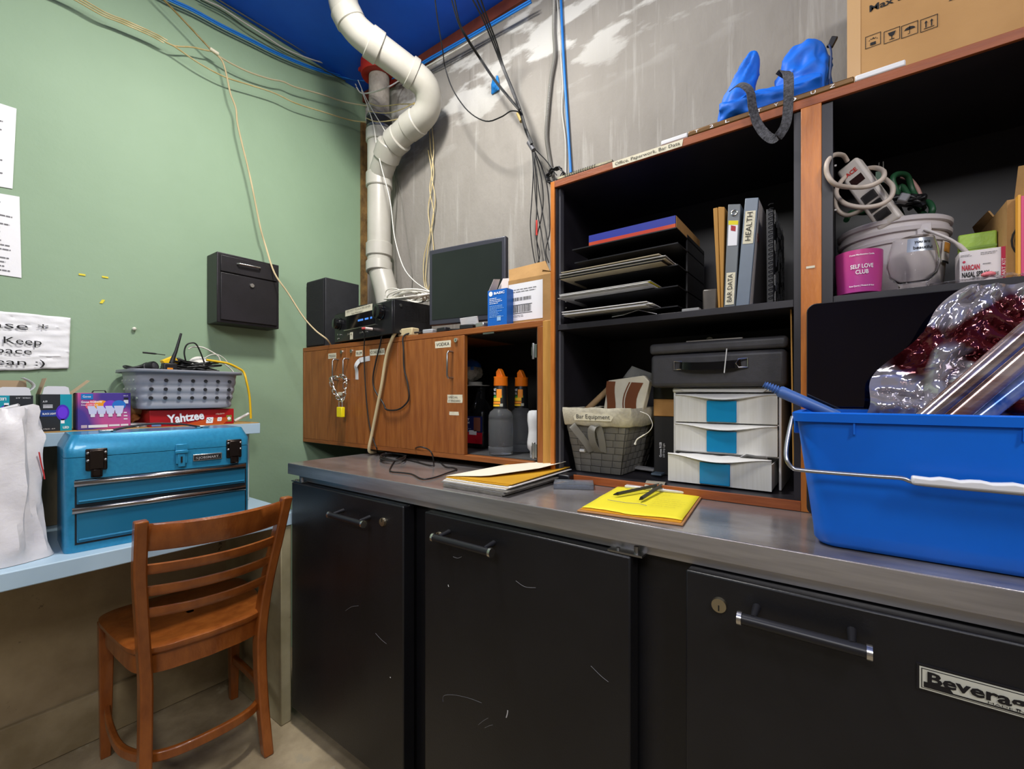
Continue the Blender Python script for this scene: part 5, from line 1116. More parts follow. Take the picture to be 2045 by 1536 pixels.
def ex2(t, P):
    spine_text(t, P, 'HEALTH', .58, .88)
    e = V(.0012, 0, 0); q = [P[1] + e + V(0, .004, .004), P[1] + e + V(0, .26, .004), P[2] + e + V(0, .26, -.006), P[2] + e + V(0, .004, -.006)]
    B().ext(q, (-.0004, 0, 0), M('binder_insert', 'B9B2B2', .6)).build('cover_insert', t, sm=0, lab='pale cover sheet'); 
    text('Bin', q[0].lerp(q[3], .62) + V(.0012, .012, 0), PY, PZ, .03, M('red_script', 'A03A28', .6), t, W=.03, off=.0008)
binder('ring_binder', 'wide grey blue ring binder lettered HEALTH, tallest in the row', [(1469, 611), (1496, 609)], [(1488, 396), (1515, 394)], .27, dslate, extra=ex2)
def ex3(t, P):
    c = B(); m1_ = M('swirl_white', 'F0F0F0', .6); e = P[1].x + .0012
    random.seed(11)
    for k in range(110):
        r = random.choice((.006, .009, .013)); y = random.uniform(-.325, -.11); z_ = S1 + random.uniform(.012, .225)
        for rr in (r, r * .62, r * .3):
            n = 16; A_ = [V(e, y + rr * cos(2 * pi * q / n), z_ + rr * sin(2 * pi * q / n)) for q in range(n)]; B_ = [V(e, y + rr * .78 * cos(2 * pi * q / n), z_ + rr * .78 * sin(2 * pi * q / n)) for q in range(n)]
            c.grid([A_, B_], m1_, closed=True)
    c.build('cover_pattern', t, sm=0, kind='stuff', lab='pattern of pale concentric circles'); b = B()
    for k in range(22): b.tube([(P[0].x + .004, -.338, S1 + .012 + k * .0105), (P[0].x + .009, -.343, S1 + .013 + k * .0105), (P[0].x + .014, -.338, S1 + .014 + k * .0105)], .0012, BLK, 6)
    b.build('spiral_wire', t, kind='stuff')
binder('notebook', 'black spiral notebook with circle pattern cover beside the divider', [(1531, 607), (1545, 605)], [(1530, 418), (1544, 417)], .235, BLK, extra=ex3, cat='notebook')
P = [HY(1403, 613, -.30), HY(1432, 612, -.30), HY(1432, 576, -.30), HY(1403, 578, -.30)]; P[0].z = P[1].z = S1
B().ext(P, (0, .02, 0), M('grey_gadget', '4C4844', .35, col2='5A544E', vs=20)).build('card_reader', bv=.004, tag=('small dark grey gadget standing left of the tan folders', 'gadget'))
b = B(); q = HZ(1372, 618, S1 + .002); b.box(q.x - .022, q.x + .022, -.335, -.31, S1, S1 + .010, M('pale_plastic', '8C8C8C', .4)); b.build('small_dish', bv=.002, tag=('small pale plastic item at the shelf front edge', 'dish'))
# ================================================================ left bay, lower shelf
S0 = U0 + .021
bk = thing('woven_basket', 'grey woven strap basket with cream liner lettered Bar Equipment', 'basket', (1.53, -.22, S0))
wg = M('grey_strap', '77756F', .7, col2='6A6863', vs=9, bump=.1, bs=60); wgd = M('grey_strap_dark', '3C3B38', .8)
BX0, BX1, BY0, BY1 = 1.466, 1.612, -.290, -.09; TX, TY = .005, .03; BH = .190
def bcorner(f, s_, side):   # point on a wall of the basket
    x0, x1, y0, y1 = BX0 - TX * f, BX1 + .050 * f, BY0 - .070 * f, BY1 + TY * f; z = S0 + .001 + BH * f
    if side == 0: return V(x0 + (x1 - x0) * s_, y0, z), V(0, -1, .1)
    if side == 1: return V(x1, y0 + (y1 - y0) * s_, z), V(1, 0, .1)
    if side == 2: return V(x1 + (x0 - x1) * s_, y1, z), V(0, 1, .1)
    return V(x0, y1 + (y0 - y1) * s_, z), V(-1, 0, .1)
b = B()
for sd in range(4):
    G = [[bcorner(f, s_, sd)[0] for s_ in (0, 1)] for f in (0, 1)]; b.grid(G, wgd)
b.quad([bcorner(0, 0, s_)[0] for s_ in range(4)][::-1], wgd); b.build('wall', bk, solid=.002)
b = B(); random.seed(5)
for sd in range(4):
    nr = 9; nc = 4.5 if sd in (0, 2) else 6
    for i in range(nr):
        sh_ = random.uniform(0, .9)
        for j in range(-1, 8):
            a = (j + sh_) / nc; c = a + .965 / nc; a = max(0, a); c = min(1, c)
            if c - a < .02: continue
            f0, f1 = (i + .03) / nr, (i + .97) / nr; G = []
            for k in range(5):
                s_ = a + (c - a) * k / 4; row = []
                for f in (f0, (f0 + f1) / 2, f1):
                    p, n_ = bcorner(f, s_, sd); row.append(p + n_ * (.0012 + .0038 * sin(pi * (k + .3) / 4.6) * (1 if f == (f0 + f1) / 2 else .8)))
                G.append(row)
            b.grid([r[::-1] for r in G], wg)
b.build('strap_weave', bk, kind='stuff', sm=60)
lin = M('cream_liner', 'CFC9B4', .85, col2='B5AF9D', vs=60, bump=.2, bs=60)
N = 60; G = []
for f, e in ((1.04, -.004), (1.05, .006), (1.0, .010), (.90, .013), (.78, .014), (.77, .010)):
    row = []
    for k in range(N):
        sd = k * 4 // N; s_ = (k * 4 / N) - sd; p, n_ = bcorner(f, s_, sd); wv = .003 * noise.noise(p * 30); q, _ = bcorner(f, .5, sd)
        row.append(p + n_ * (e + wv) + V(0, 0, wv + (.004 * noise.noise(p * 22) if f < .8 else 0)))
    G.append(row)
B().grid(G, lin, closed=True).build('fabric_liner', bk, sm=60, solid=.0015, lab='cream fabric liner folded over the rim')
o = bcorner(.86, .22, 0)[0] + V(0, -.0175, 0); o2 = bcorner(.86, .80, 0)[0] + V(0, -.0175, 0); W = (o2 - o).length
B().quad([o + V(-.004, 0, 0), o + V(W, 0, 0), o + V(W + .008, -.0015, .013), o + V(W - .01, -.0025, .023), o + V(.008, -.0025, .025), o + V(-.008, -.001, .011)], TAPE).build('tape_label', bk, sm=0)
text('Bar Equipment', o + V(.002, -.001, .006), PX, V(0, -.1, 1), .018, INK, bk, W=W - .006, off=.0012)
hd = M('handle_strap', '7D7B74', .7)
b = B().strap([bcorner(.36, .42, 0)[0] + V(0, -.006, 0), bcorner(.5, .36, 0)[0] + V(0, -.018, 0), bcorner(.74, .18, 0)[0] + V(0, -.022, .0), bcorner(.78, .14, 0)[0] + V(0, -.016, 0)], (.8, 0, .6), .022, .002, hd); b.build('handle_strap', bk)
b = B().strap([bcorner(.36, .56, 0)[0] + V(-.004, -.006, 0), bcorner(.52, .52, 0)[0] + V(-.004, -.022, 0), bcorner(.72, .52, 0)[0] + V(-.004, -.026, 0), bcorner(.76, .56, 0)[0] + V(.004, -.014, 0), bcorner(.55, .60, 0)[0] + V(.006, -.012, 0), bcorner(.36, .60, 0)[0] + V(.006, -.006, 0)], (1, 0, .05), .022, .002, hd); b.build('handle_strap', bk)
B().tube([bcorner(.36, .18, 0)[0] + V(0, -.006, 0), bcorner(.36, .28, 0)[0] + V(0, -.006, 0)], .005, WHT, 8).build('rope_knot', bk)
rope('string', 'white string with a knotted end hanging beside the woven basket', 'string', [HY(x, y, -.369) for x, y in ((1278, 822), (1293, 828), (1300, 838), (1303, 850), (1296, 862), (1284, 870), (1272, 878), (1268, 888))], [.0009] * 30 + [.0018] * 11 + [.003] * 4, wht)
zt = S0 + BH
t = thing('coffee_packet', 'cream and brown printed packet standing in the woven basket', 'packet', (1.53, -.22, S0 + .08))
P = [HY(1200, 850, -.27), HY(1276, 850, -.27), HY(1297, 762, -.27), HY(1285, 750, -.27), HY(1214, 760, -.27)]
B().ext(P, (0, .03, 0), M('packet_cream', 'CFC8B4', .45, col2='BDB5A0', vs=10)).build('packet', t, bv=.003)
c = B(); br_ = M('packet_brown', '6B3A1C', .45); e = -.2712
def band(a, c_, k, n=8):
    A_ = []; B_ = []
    for i in range(n + 1):
        s_ = i / n; l = P[0].lerp(P[4], s_ * .98 + .01); r = P[1].lerp(P[2], s_ * .95 + .01); wv = .008 * sin(s_ * 5 + k)
        A_.append(V(*l.lerp(r, a)) + V(wv, -.0014, 0)); B_.append(V(*l.lerp(r, c_)) + V(wv, -.0014, 0))
    c.grid([B_, A_], br_)
band(.04, .26, 0); band(.58, .86, 1.5); band(.52, .55, 1.5); c.build('print', t, sm=0)
B().tube([HY(1155, 835, -.24), HY(1215, 778, -.24)], .010, M('kraft_paper_roll', 'A98A62', .7), 14).build('paper_roll', tag=('brown paper roll leaning in the woven basket', 'roll'))
P = [HY(1244, 755, -.22), HY(1262, 731, -.22), HY(1303, 746, -.22), HY(1298, 770, -.22)]
b = B(); G = [[(P[0].lerp(P[3], j / 6)).lerp(P[1].lerp(P[2], j / 6), i / 5) + V(0, .006 * noise.noise(V(i * .8, j * .8, 1)), 0) for j in range(7)] for i in range(6)]
b.grid(G, M('clear_crinkle', 'A8A8A4', .15, trans=.6, ior=1.1)); b.build('plastic_pouch', tag=('clear crinkled plastic pouch behind the coffee packet', 'pouch'), solid=.001, sm=30)
# boxes between basket and drawers
Pq = [HY(1308, 832, -.20), HY(1352, 832, -.20)]; z0 = S0
bx1 = HY(1306, 950, -.20).x; bx2 = HY(1351, 950, -.20).x
t = thing('strip_light_box', 'tall black carton between the woven basket and the drawers', 'box', ((bx1 + bx2) / 2, -.14, S0)); zz = HY(1320, 832, -.20).z
B().box(bx1, bx2 - .002, -.20, -.06, S0, zz, M('matte_black_box', '222222', .6)).build('carton', t, bv=.001)
text('Govee RGB', (bx1 + .024, -.2012, S0 + .052), PZ, V(-1, 0, 0), .010, WINK, t, W=.045, bold=.02); text('LED Strip Light', (bx1 + .033, -.2012, S0 + .052), PZ, V(-1, 0, 0), .008, WINK, t, W=.042)
z2_ = HY(1320, 797, -.20).z
B().box(bx1 - .001, bx2 - .002, -.202, -.06, zz + .001, z2_, M('tan_wood_box', 'B98A50', .6, col2='AD7E45', vs=12)).build('tan_box', bv=.002, tag=('small tan box resting on the tall black carton', 'box'))
z3_ = HY(1320, 760, -.20).z
B().box(bx1 - .002, bx2 - .002, -.20, -.06, z2_ + .001, z3_, M('dark_green_box', '1C1F1C', .5)).build('dark_box', bv=.002, tag=('dark box on the small tan box behind the drawers', 'box'))
# drawers
dx0, dx1 = 1.757, 2.022; dyf = -.262; dz1 = 1.212; N_ = 3
dr_ = thing('drawer_tower', 'white plastic three drawer unit with blue tinted windows', 'drawers', (1.89, -.14, S0))
wp = M('white_drawer_plastic', 'DCDBD8', .4, col2='D2D0CC', vs=10, wear='8F8A80', ws=60, wt=.76); wpr = M('white_ribbed', 'D2D1CC', .45, col2='C9C7C0', vs=26, st=(6, 1, .2), wear='857E70', ws=50, wt=.77); bw_ = M('blue_window', '1183B4', .2, col2='0F79A8', vs=6)
b = B(); b.box(dx0, dx0 + .006, dyf + .005, -.03, S0, dz1 - .012, wp); b.box(dx1 - .006, dx1, dyf + .005, -.03, S0, dz1 - .012, wp); b.box(dx0, dx1, -.034, -.03, S0, dz1 - .012, wp)
b.build('frame', dr_, bv=.002); B().box(dx0 - .002, dx1 + .002, dyf, -.028, dz1 - .014, dz1, wp).build('top_cover', dr_, bv=.005)
pit = (dz1 - .014 - S0 - .004) / 3
for i in range(3):
    z0_ = S0 + .004 + pit * i; z1_ = z0_ + pit - .004
    if i: B().box(dx0 + .006, dx1 - .006, dyf + .004, -.034, z0_ - .004, z0_ - .001, wp).build('rail', dr_)
    yo = -.040 if i == 0 else 0; xo = -.008 if i == 0 else 0; yf = dyf - .004 + yo
    n = 24; top = []; 
    X0d, X1d = dx0 + .008 + xo, dx1 - .008 + xo
    P = [V(X0d, yf, z0_), V(X1d, yf, z0_)] + [V(X1d + (X0d - X1d) * k / n, yf, z1_ - .004 - .012 * max(0, sin(pi * k / n)) ** 2 * (1 if 0 < k < n else 0)) for k in range(n + 1)]
    d = B().ext(P, (0, .003, 0), wpr).box(X0d, X0d + .002, yf + .003, -.045 + yo, z0_, z1_ - .012, wp).box(X1d - .002, X1d, yf + .003, -.045 + yo, z0_, z1_ - .012, wp).box(X0d, X1d, yf + .003, -.045 + yo, z0_, z0_ + .002, wp).build('drawer', dr_, sm=30)
    P = [V(X0d + (X1d - X0d) * k / n, yf - .002 - .014 * sin(pi * k / n) ** 2, z1_ - .002 - .012 * sin(pi * k / n) ** 2) for k in range(n + 1)]; Q = [V(p.x, yf, z1_ + .0 ) for p in P]; R_ = [V(p.x, yf, z1_ - .004 - .013 * sin(pi * k / n) ** 2) for k, p in enumerate(P)]
    B().grid([Q, P, R_], wp).build('pull_lip', d, sm=60, solid=.0015)
    wx0, wx1 = X0d + (X1d - X0d) * .335, X0d + (X1d - X0d) * .63
    G = [[V(wx0 + (wx1 - wx0) * a / 6, yf - .0022 - (.003 if k == 0 else 0) * sin(pi * a / 6), z0_ + .004 + (z1_ - z0_ - .022) * k / 4) for a in range(7)] for k in range(5)]
    b = B(); b.box(wx0, wx1, yf - .0045, yf - .0005, z0_ + .002, z1_ - .018, bw_); b.build('window', d, bv=.0015, lab='blue tinted window')
B().ext([(dx0 + .03, dyf - .004, dz1 - .011), (dx1 - .04, dyf - .004, dz1 - .014), (dx1 - .03, dyf - .004, dz1 - .006), (dx0 + .02, dyf - .004, dz1 - .004)], (0, .004, 0), M('creased_paper', 'C4C3C2', .7)).build('paper_strip', tag=('strip of creased paper under the cash box on the drawers', 'paper'))
b = B(); G = [[V(dx0 + .02 + (dx1 - dx0 - .05) * j / 10, dyf - .03 + .03 * i, S0 + .004 + pit - .008 + .006 * noise.noise(V(j * .7, i, 3)) + (.012 if (j > 7 and i == 0) else 0)) for j in range(11)] for i in range(3)]
b.grid(G, MC['creased_paper']); b.build('paper_sheaf', tag=('creased papers sticking out of the lowest open drawer', 'papers'), solid=.002, sm=30)
# cash box
lx0, lx1 = 1.700, 2.035; lz0 = dz1 + .001; lz1 = 1.337; ly = -.285
lk = thing('cash_box', 'black metal cash box with a carry handle on the white drawers', 'cash box', (1.87, -.16, lz0))
lm = M('cash_box_grey', '414044', .45, col2='3A393C', vs=40, bump=.06, bs=300)
B().box(lx0, lx1, ly, -.03, lz0, lz1 - .032, lm).build('body', lk, bv=.012, bs=4); B().box(lx0 - .003, lx1 + .003, ly - .003, -.028, lz1 - .030, lz1, lm).build('lid', lk, bv=.010, bs=4)
b = B().strap([(1.785, ly - .006, 1.272), (1.80, ly - .016, 1.270), (1.84, ly - .020, 1.268), (1.885, ly - .020, 1.268), (1.92, ly - .016, 1.270), (1.935, ly - .006, 1.272)], (0, 0, 1), .020, .004, M('handle_shiny_black', '101012', .15)); b.build('handle', lk)
for x, s_ in ((1.775, -1), (1.945, 1)):
    b = B(); b.tube([(x + .006 * s_, ly - .004, 1.262), (x + .006 * s_, ly - .005, 1.285), (x - .014 * s_, ly - .010, 1.283), (x - .020 * s_, ly - .014, 1.272), (x - .014 * s_, ly - .010, 1.262)], .0022, CHR, 8, closed=True); b.build('handle_ring', lk, lab='chrome wire ring of the handle')
B().tube([(1.900, ly - .022, 1.248), (1.906, ly - .022, 1.31)], .0014, WHT, 6).build('zip_tie', lk, lab='thin white tie round the handle')
B().box(1.79, 1.935, ly + .03, ly + .055, lz1 + .0003, lz1 + .007, CHR).build('lid_handle', lk, bv=.002); b = B(); b.tube([(1.84, ly + .09, lz1 + .010), (1.84, ly + .084, lz1 + .010)], .009, M('lock_nickel', 'A8A69A', .35, 1), 16); b.tube([(1.84, ly + .09, lz1), (1.84, ly + .09, lz1 + .01)], .004, MC['lock_nickel'], 10); b.build('lock', lk)
# clutter on the unit floor between basket and drawers
for i, (a, m, lb) in enumerate((((1290, 938, 1335, 922), M('photo_card', '8A6A5A', .4, col2='3A3A40', vs=40), 'small printed card with pictures in front of the black carton'), ((1300, 950, 1345, 935), M('slate_blue_pouch', '5C6B78', .5), 'slate blue pouch tucked beside the white drawers'), ((1260, 940, 1300, 948), M('grey_card', '8A8A8A', .6), 'grey flat card on the shelf floor beside the basket'))):
    p = HZ(a[0], a[1], S0 + .002); q = HZ(a[2], a[3], S0 + .002)
    B().box(p.x, max(q.x, p.x + .03), p.y, p.y + .035, S0 + .001 + .003 * i, S0 + .006 + .004 * i, m, R=Matrix.Rotation(.2 - .2 * i, 3, 'Z')).build('card' if i != 1 else 'pouch', bv=.001, tag=(lb, 'card' if i != 1 else 'pouch'))
B().ext([HY(1578, 618, UF + .03), HY(1581, 618, UF + .03), HY(1586, 940, UF + .03), HY(1583, 940, UF + .03)], (0, .26, 0), tanf).build('hardboard_sheet', tag=('thin brown board standing against the divider of the lower bay', 'board'))
# ================================================================ right bay, upper shelf
R1 = SH - .0012
bkc = V(2.238, -.17, R1)
t = thing('white_bucket', 'white plastic bucket holding cords on the upper right shelf', 'bucket', bkc)
bp = M('bucket_plastic', 'C9C2C2', .4, col2='C2BABB', vs=8)
B().lathe([(.083, .001), (.086, .004), (.096, .118), (.100, .119), (.101, .126), (.097, .128), (.0975, .140), (.103, .141), (.104, .149), (.099, .151), (.099, .160), (.104, .162), (.105, .170), (.101, .173), (.097, .170), (.094, .12), (.083, .006), (.001, .005)], bp, bkc, 48, cap=False).build('tub', t, sm=40)
a = radians(-62); e = V(cos(a), sin(a), 0); pv = bkc + e * .100 + V(0, 0, .137)
B().box(pv.x - .012, pv.x + .012, pv.y - .006, pv.y + .008, pv.z - .012, pv.z + .014, bp).build('handle_lug', t, bv=.002)
b = B().tube([pv + V(0, -.008, 0), pv + V(.018, -.012, -.014), pv + V(.045, -.006, -.034), pv + V(.07, .012, -.062), pv + V(.088, .03, -.095), pv + V(.092, .05, -.115)], [.003] * 14 + [.0045] * 17, M('handle_white', 'D2CCCA', .4), 10, sm=6); b.build('bail_handle', t)
b = B(); 
def onb(an, z, w_, h, m, o=.0012):
    G = []
    for k in range(7):
        q = radians(an) + w_ * (k / 6 - .5); G.append([bkc + V((.0885 + z_ * .085 + o) * cos(q), (.0885 + z_ * .085 + o) * sin(q), z_) for z_ in (z, z + h)])
    b.grid(G, m)
onb(-24, .072, .42, .045, M('pale_label', 'D8D0C8', .6)); onb(-24, .095, .30, .020, M('print_amber', 'C88A3A', .6), .002); onb(-24, .072, .36, .004, INK, .002); b.build('label_print', t, sm=0)
# power strip
ps = thing('power_strip', 'white power strip standing tilted in the bucket with its cord', 'power strip', (2.188, -.215, R1 + .205), 0)
D = V(.42, -.10, -.88).normalized(); SX = V(.80, -.36, .42); SX = (SX - D * SX.dot(D)).normalized(); NN = D.cross(SX).normalized()
if NN.y > 0: NN = -NN
R = Matrix((SX, D, NN)).transposed(); pc = HY(1735, 385, -.25)
wps = M('strip_plastic', 'CFC8C0', .35, col2='C6BEB6', vs=8)
B().box(pc.x - .023, pc.x + .023, pc.y - .085, pc.y + .095, pc.z - .016, pc.z + .016, wps, R=R, c=pc).build('housing', ps, bv=.006, bs=3)
def pt(a, d, n=0): return pc + SX * a + D * d + NN * (.0165 + n)
c = B(); c.quad([pt(-.013, -.045), pt(.013, -.045), pt(.013, -.026), pt(-.013, -.026)], M('switch_dark', '2A1414', .2)); c.build('switch', ps, sm=0)
if True:
    b = B()
    for a_ in (-.009, .010): disc(b, pt(a_, -.014), SX, D, .0035, DBLK)
    b.each('reset_button', ps, sm=0)
    for k in range(3):
        b = B(); d0 = .016 + k * .026
        b.quad([pt(-.014, d0 - .010, .0005), pt(-.009, d0 - .0115, .0005), pt(.009, d0 - .0115, .0005), pt(.014, d0 - .010, .0005), pt(.014, d0 + .010, .0005), pt(-.014, d0 + .010, .0005)], M('outlet_frame', '3A3634', .4))
        b.quad([pt(-.011, d0 - .008, .001), pt(.011, d0 - .008, .001), pt(.011, d0 + .008, .001), pt(-.011, d0 + .008, .001)], M('outlet_face', '221F1E', .5)); b.build('outlet', ps, sm=0)
rr_ = D.cross(NN); text('ACE', pt(-.012, -.055, .001), SX, -D, .013, M('red_print', 'C22A22', .5), ps, W=.024, bold=.03, off=.0)
cordm = M('cream_cord', 'C4B6A8', .45)
rope('extension_cord', 'cream cord looped round the white power strip', 'cord', [HY(x, y, yy) for x, y, yy in ((1692, 322, -.26), (1683, 310, -.28), (1665, 310, -.33), (1652, 325, -.378), (1652, 348, -.382), (1668, 368, -.376), (1700, 374, -.33), (1735, 372, -.33), (1762, 358, -.315), (1764, 342, -.29), (1745, 335, -.25), (1720, 340, -.22), (1690, 352, -.25), (1672, 375, -.28), (1672, 392, -.30), (1690, 408, -.32), (1725, 414, -.325), (1760, 408, -.32), (1780, 392, -.31), (1782, 372, -.30), (1768, 358, -.27))], .0049, cordm, n=10)
rope('extension_cord', 'cream cord curl low behind the power strip in the bucket', 'cord', [HY(x, y, -.22) for x, y in ((1672, 385), (1668, 405), (1675, 422), (1692, 430), (1712, 424), (1722, 418))], .005, cordm, n=10)
grc = M('green_cord', '1F4A2E', .45)
rope('extension_cord', 'dark green extension cord coiled in the white bucket', 'cord', [HY(x, y, -.17 + .03 * sin(k)) for k, (x, y) in enumerate(((1690, 440), (1700, 425), (1725, 425), (1750, 420), (1790, 395), (1782, 360), (1792, 348), (1812, 352), (1822, 380), (1835, 400), (1855, 405), (1862, 420), (1850, 432), (1820, 400), (1800, 372), (1790, 400), (1800, 430)))], .0062, grc, n=10)
rope('extension_cord', 'pinkish cord arching behind the green one in the bucket', 'cord', [HY(x, y, -.13) for x, y in ((1800, 352), (1818, 360), (1832, 378), (1838, 395))], .005, M('pink_cord', 'A87F78', .5), n=10)
rope('cable_tangle', 'tangle of black cables heaped in the white bucket', 'cable', [HY(1815 + 38 * sin(k * 2.1), 418 - 28 * abs(sin(k * 1.13)), -.18 + .04 * cos(k * 1.7)) for k in range(34)], .0042, bcab, sm=5)
q = HY(1805, 395, -.27); B().box(q.x - .009, q.x + .009, -.275, -.255, q.z - .009, q.z + .009, M('worn_plug_metal', '77777A', .45), R=Matrix.Rotation(.5, 3, 'Y')).build('metal_plug', bv=.003, tag=('shiny metal plug end among the black cables in the bucket', 'plug'))
q = HY(1755, 325, -.2); b = B()
for dx in (0, .008): b.tube([q + V(dx, 0, 0), q + V(dx, 0, -.022)], .0012, CHR, 6)
b.box(q.x - .006, q.x + .014, -.205, -.19, q.z - .05, q.z - .022, grc); b.build('plug', tag=('green plug with upright prongs behind the power strip', 'plug'))
# candle
t = thing('candle_jar', 'pink candle jar lettered SELF LOVE CLUB on the right shelf', 'candle', (2.172, -.318, R1)); pk2 = M('pink_jar', 'C2417F', .35, col2='B03A8C', vs=8, det=0)
cc_ = V(2.173, -.318, R1)
B().lathe([(.034, .001), (.0385, .003), (.0415, .06), (.042, .092), (.040, .092), (.039, .07), (.001, .069)], pk2, cc_, 40, cap=False).build('jar', t, sm=50)
wraptext('SELF LOVE', .052, .012, .040, .0425, t, c=cc_); wraptext('CLUB', .040, .012, .022, .0422, t, c=cc_); wraptext('Crystal Manifestation Candle', .079, .0045, .044, .0432, t, c=cc_); wraptext('Rose Quartz | Rhubarb & Rose', .014, .0045, .044, .0408, t, c=cc_)
gc = V(2.262, -.320, R1); t = thing('stemless_glass', 'clear stemless glass lettered you are beautiful on the right shelf', 'glass', gc)
gls = M('clear_glass', 'FFFFFF', .01, trans=1, ior=1.12)
B().lathe([(.001, .004), (.022, .002), (.0225, .010), (.024, .014), (.037, .030), (.0425, .052), (.040, .078), (.033, .104), (.0315, .106), (.0305, .104), (.0375, .078), (.0400, .052), (.035, .033), (.022, .018), (.001, .016)], gls, gc, 44, cap=False).build('bowl', t, sm=60)
b = B(); G = []
for k in range(13):
    q = -pi / 2 + .30 + .62 * (k / 12 - .5) * 2; G.append([gc + V(r_ * cos(q), r_ * sin(q), z_) for r_, z_ in ((.0418, .070), (.0392, .084), (.0362, .098))])
b.grid(G, M('silver_label', '8E949C', .3, .6)); b.build('label', t, sm=60, lab='silver framed label'); wraptext('you are', .087, .009, .026, .0396, t, INK, gc, -pi / 2 + .30, .20); wraptext('beautiful', .0745, .009, .032, .0420, t, INK, gc, -pi / 2 + .30, .20)
# nasal spray carton
Yn = -.300; n0, n1 = HY(1916, 548, Yn), HY(2012, 540, Yn); zt = HY(1960, 498, Yn).z
n1 = V(n1.x, 0, 0); t = thing('medicine_carton', 'white medicine carton with a magenta end on the upper right shelf', 'carton', (2.37, Yn, R1), 0)
B().box(n0.x, n1.x, Yn, Yn + .045, R1 + .0005, zt, M('medicine_white', 'D5CFD0', .5)).build('carton', t, bv=.001)
W = n1.x - n0.x; h = zt - R1; o = V(n0.x, Yn, R1)
c = B(); rect(c, o + V(W * .87, 0, 0), PX, PZ, W * .13, h, M('medicine_magenta', 'C22048', .5)); disc(c, o + V(W * .10, 0, h * .70), PX, PZ, W * .035, MC['medicine_magenta'], off=.001, n=8); lines(c, o + V(W * .45, 0, h * .84), PX, PZ, W * .38, h * .1, 2, GREYINK, off=.001); lines(c, o + V(W * .02, 0, h * .84), PX, PZ, W * .25, h * .08, 2, GREYINK, off=.001); lines(c, o + V(W * .5, 0, h * .56), PX, PZ, W * .2, h * .08, 1, GREYINK, off=.001)
c.build('label_print', t, sm=0)
text('NARCAN', o + V(W * .05, 0, h * .46), PX, PZ, h * .2, M('narcan_red', 'B8233A', .5), t, W=W * .38, bold=.04); text('NASAL SPRAY', o + V(W * .05, 0, h * .26), PX, PZ, h * .2, INK, t, W=W * .58, bold=.03); text('4 mg', o + V(W * .65, 0, h * .27), PX, PZ, h * .14, INK, t, W=W * .17)
text('START KIT', o + V(W * .96, 0, h * .08), PZ, -PX, h * .1, WINK, t, W=h * .6)
P = [HY(1914, 540, -.25), HY(1992, 540, -.25), HY(1992, 458, -.25), HY(1914, 470, -.25)]; P[0].z = P[1].z = R1 + .0005
t = thing('green_pouch', 'light green resealable pouch behind the medicine carton', 'pouch', P[0]); B().ext(P, (0, .012, 0), M('lime_film', '9CBF4A', .35, bump=.2, bs=20)).build('pouch', t, bv=.003)
B().ext([P[0].lerp(P[3], .72) + V(.001, -.0006, 0), P[1].lerp(P[2], .72) + V(-.001, -.0006, 0), P[1].lerp(P[2], .76) + V(-.001, -.0006, 0), P[0].lerp(P[3], .76) + V(.001, -.0006, 0)], (0, -.001, 0), M('lime_seal', '7DA038', .4)).build('seal', t)
cb2 = thing('cardboard_box', 'open brown cardboard box at the right end of the upper shelf', 'box', (2.47, -.15, R1)); x0 = HY(1985, 450, -.22).x
b = B()
x0 = HY(2011, 450, -.31).x
opencase(b, x0, x0 + .16, -.31, -.047, R1 + .001, R1 + .155, .003, KRAFT)
b.build('carton', cb2); B().ext([(x0 + .01, -.31, R1 + .155), (x0 + .15, -.31, R1 + .155), (x0 + .14, -.325, R1 + .205), (x0 + .012, -.325, R1 + .21)], (0, .003, 0), KRAFT).build('flap', cb2)
B().ext([(x0 + .0, -.21, R1 + .155), (x0 + .0, -.06, R1 + .155), (x0 - .010, -.08, R1 + .175), (x0 - .006, -.2, R1 + .172)], (.003, 0, 0), KRAFT).build('torn_flap', cb2)
b = B()
for k in range(3): b.tube([(x0 + .024 + (.018 - .005 * k) * cos(a_), -.3115, R1 + .075 + (.03 - .008 * k) * sin(a_)) for a_ in [.4 + 4.6 * j / 12 for j in range(13)]], .0016, INK, 5)
b.build('brush_mark', cb2, sm=0)
mk = thing('booklet_stack', 'thin booklets with pink and orange edges at the far right', 'booklets', (2.44, -.31, R1)); x0 = HY(2033, 500, -.33).x
for k, cl in enumerate(('E8A83A', 'D94A7A', 'E8E0D8')): B().box(x0 + .004 * k, x0 + .0035 + .004 * k + (.03 if k == 2 else 0), -.33, -.314, R1 + .001, R1 + .155 - .003 * k, M('booklet_%d' % k, cl, .5)).build('booklet', mk)
B().box(x0 + .013, x0 + .04, -.3308, -.3302, R1 + .12, R1 + .132, YEL).build('print', mk)
fg = M('cling_film', 'E8E4E8', .08, trans=.92, ior=1.08, alpha=.55)
b = B(); random.seed(3); G = []
for i in range(14):
    row = []
    for j in range(30):
        s_ = j / 29; p = V(2.285 + .22 * s_, -.355 + .10 * i / 13, R1 + .003 + .010 * (.25 + s_) * abs(noise.noise(V(s_ * 9, i * .35, 2))) * 2); row.append(p)
    G.append(row)
b.grid(G, fg); b.build('plastic_bag', tag=('clear crumpled plastic bag lying along the right shelf edge', 'bag'), solid=.0005, sm=25)
q = HY(1978, 548, -.345); B().ball((q.x, -.33, R1 + .014), .008, M('pink_sweet', 'D8727A', .4), 8, sc=(1.3, 1, .7)).build('pink_token', tag=('small pink lump inside the clear plastic bag', 'token'))
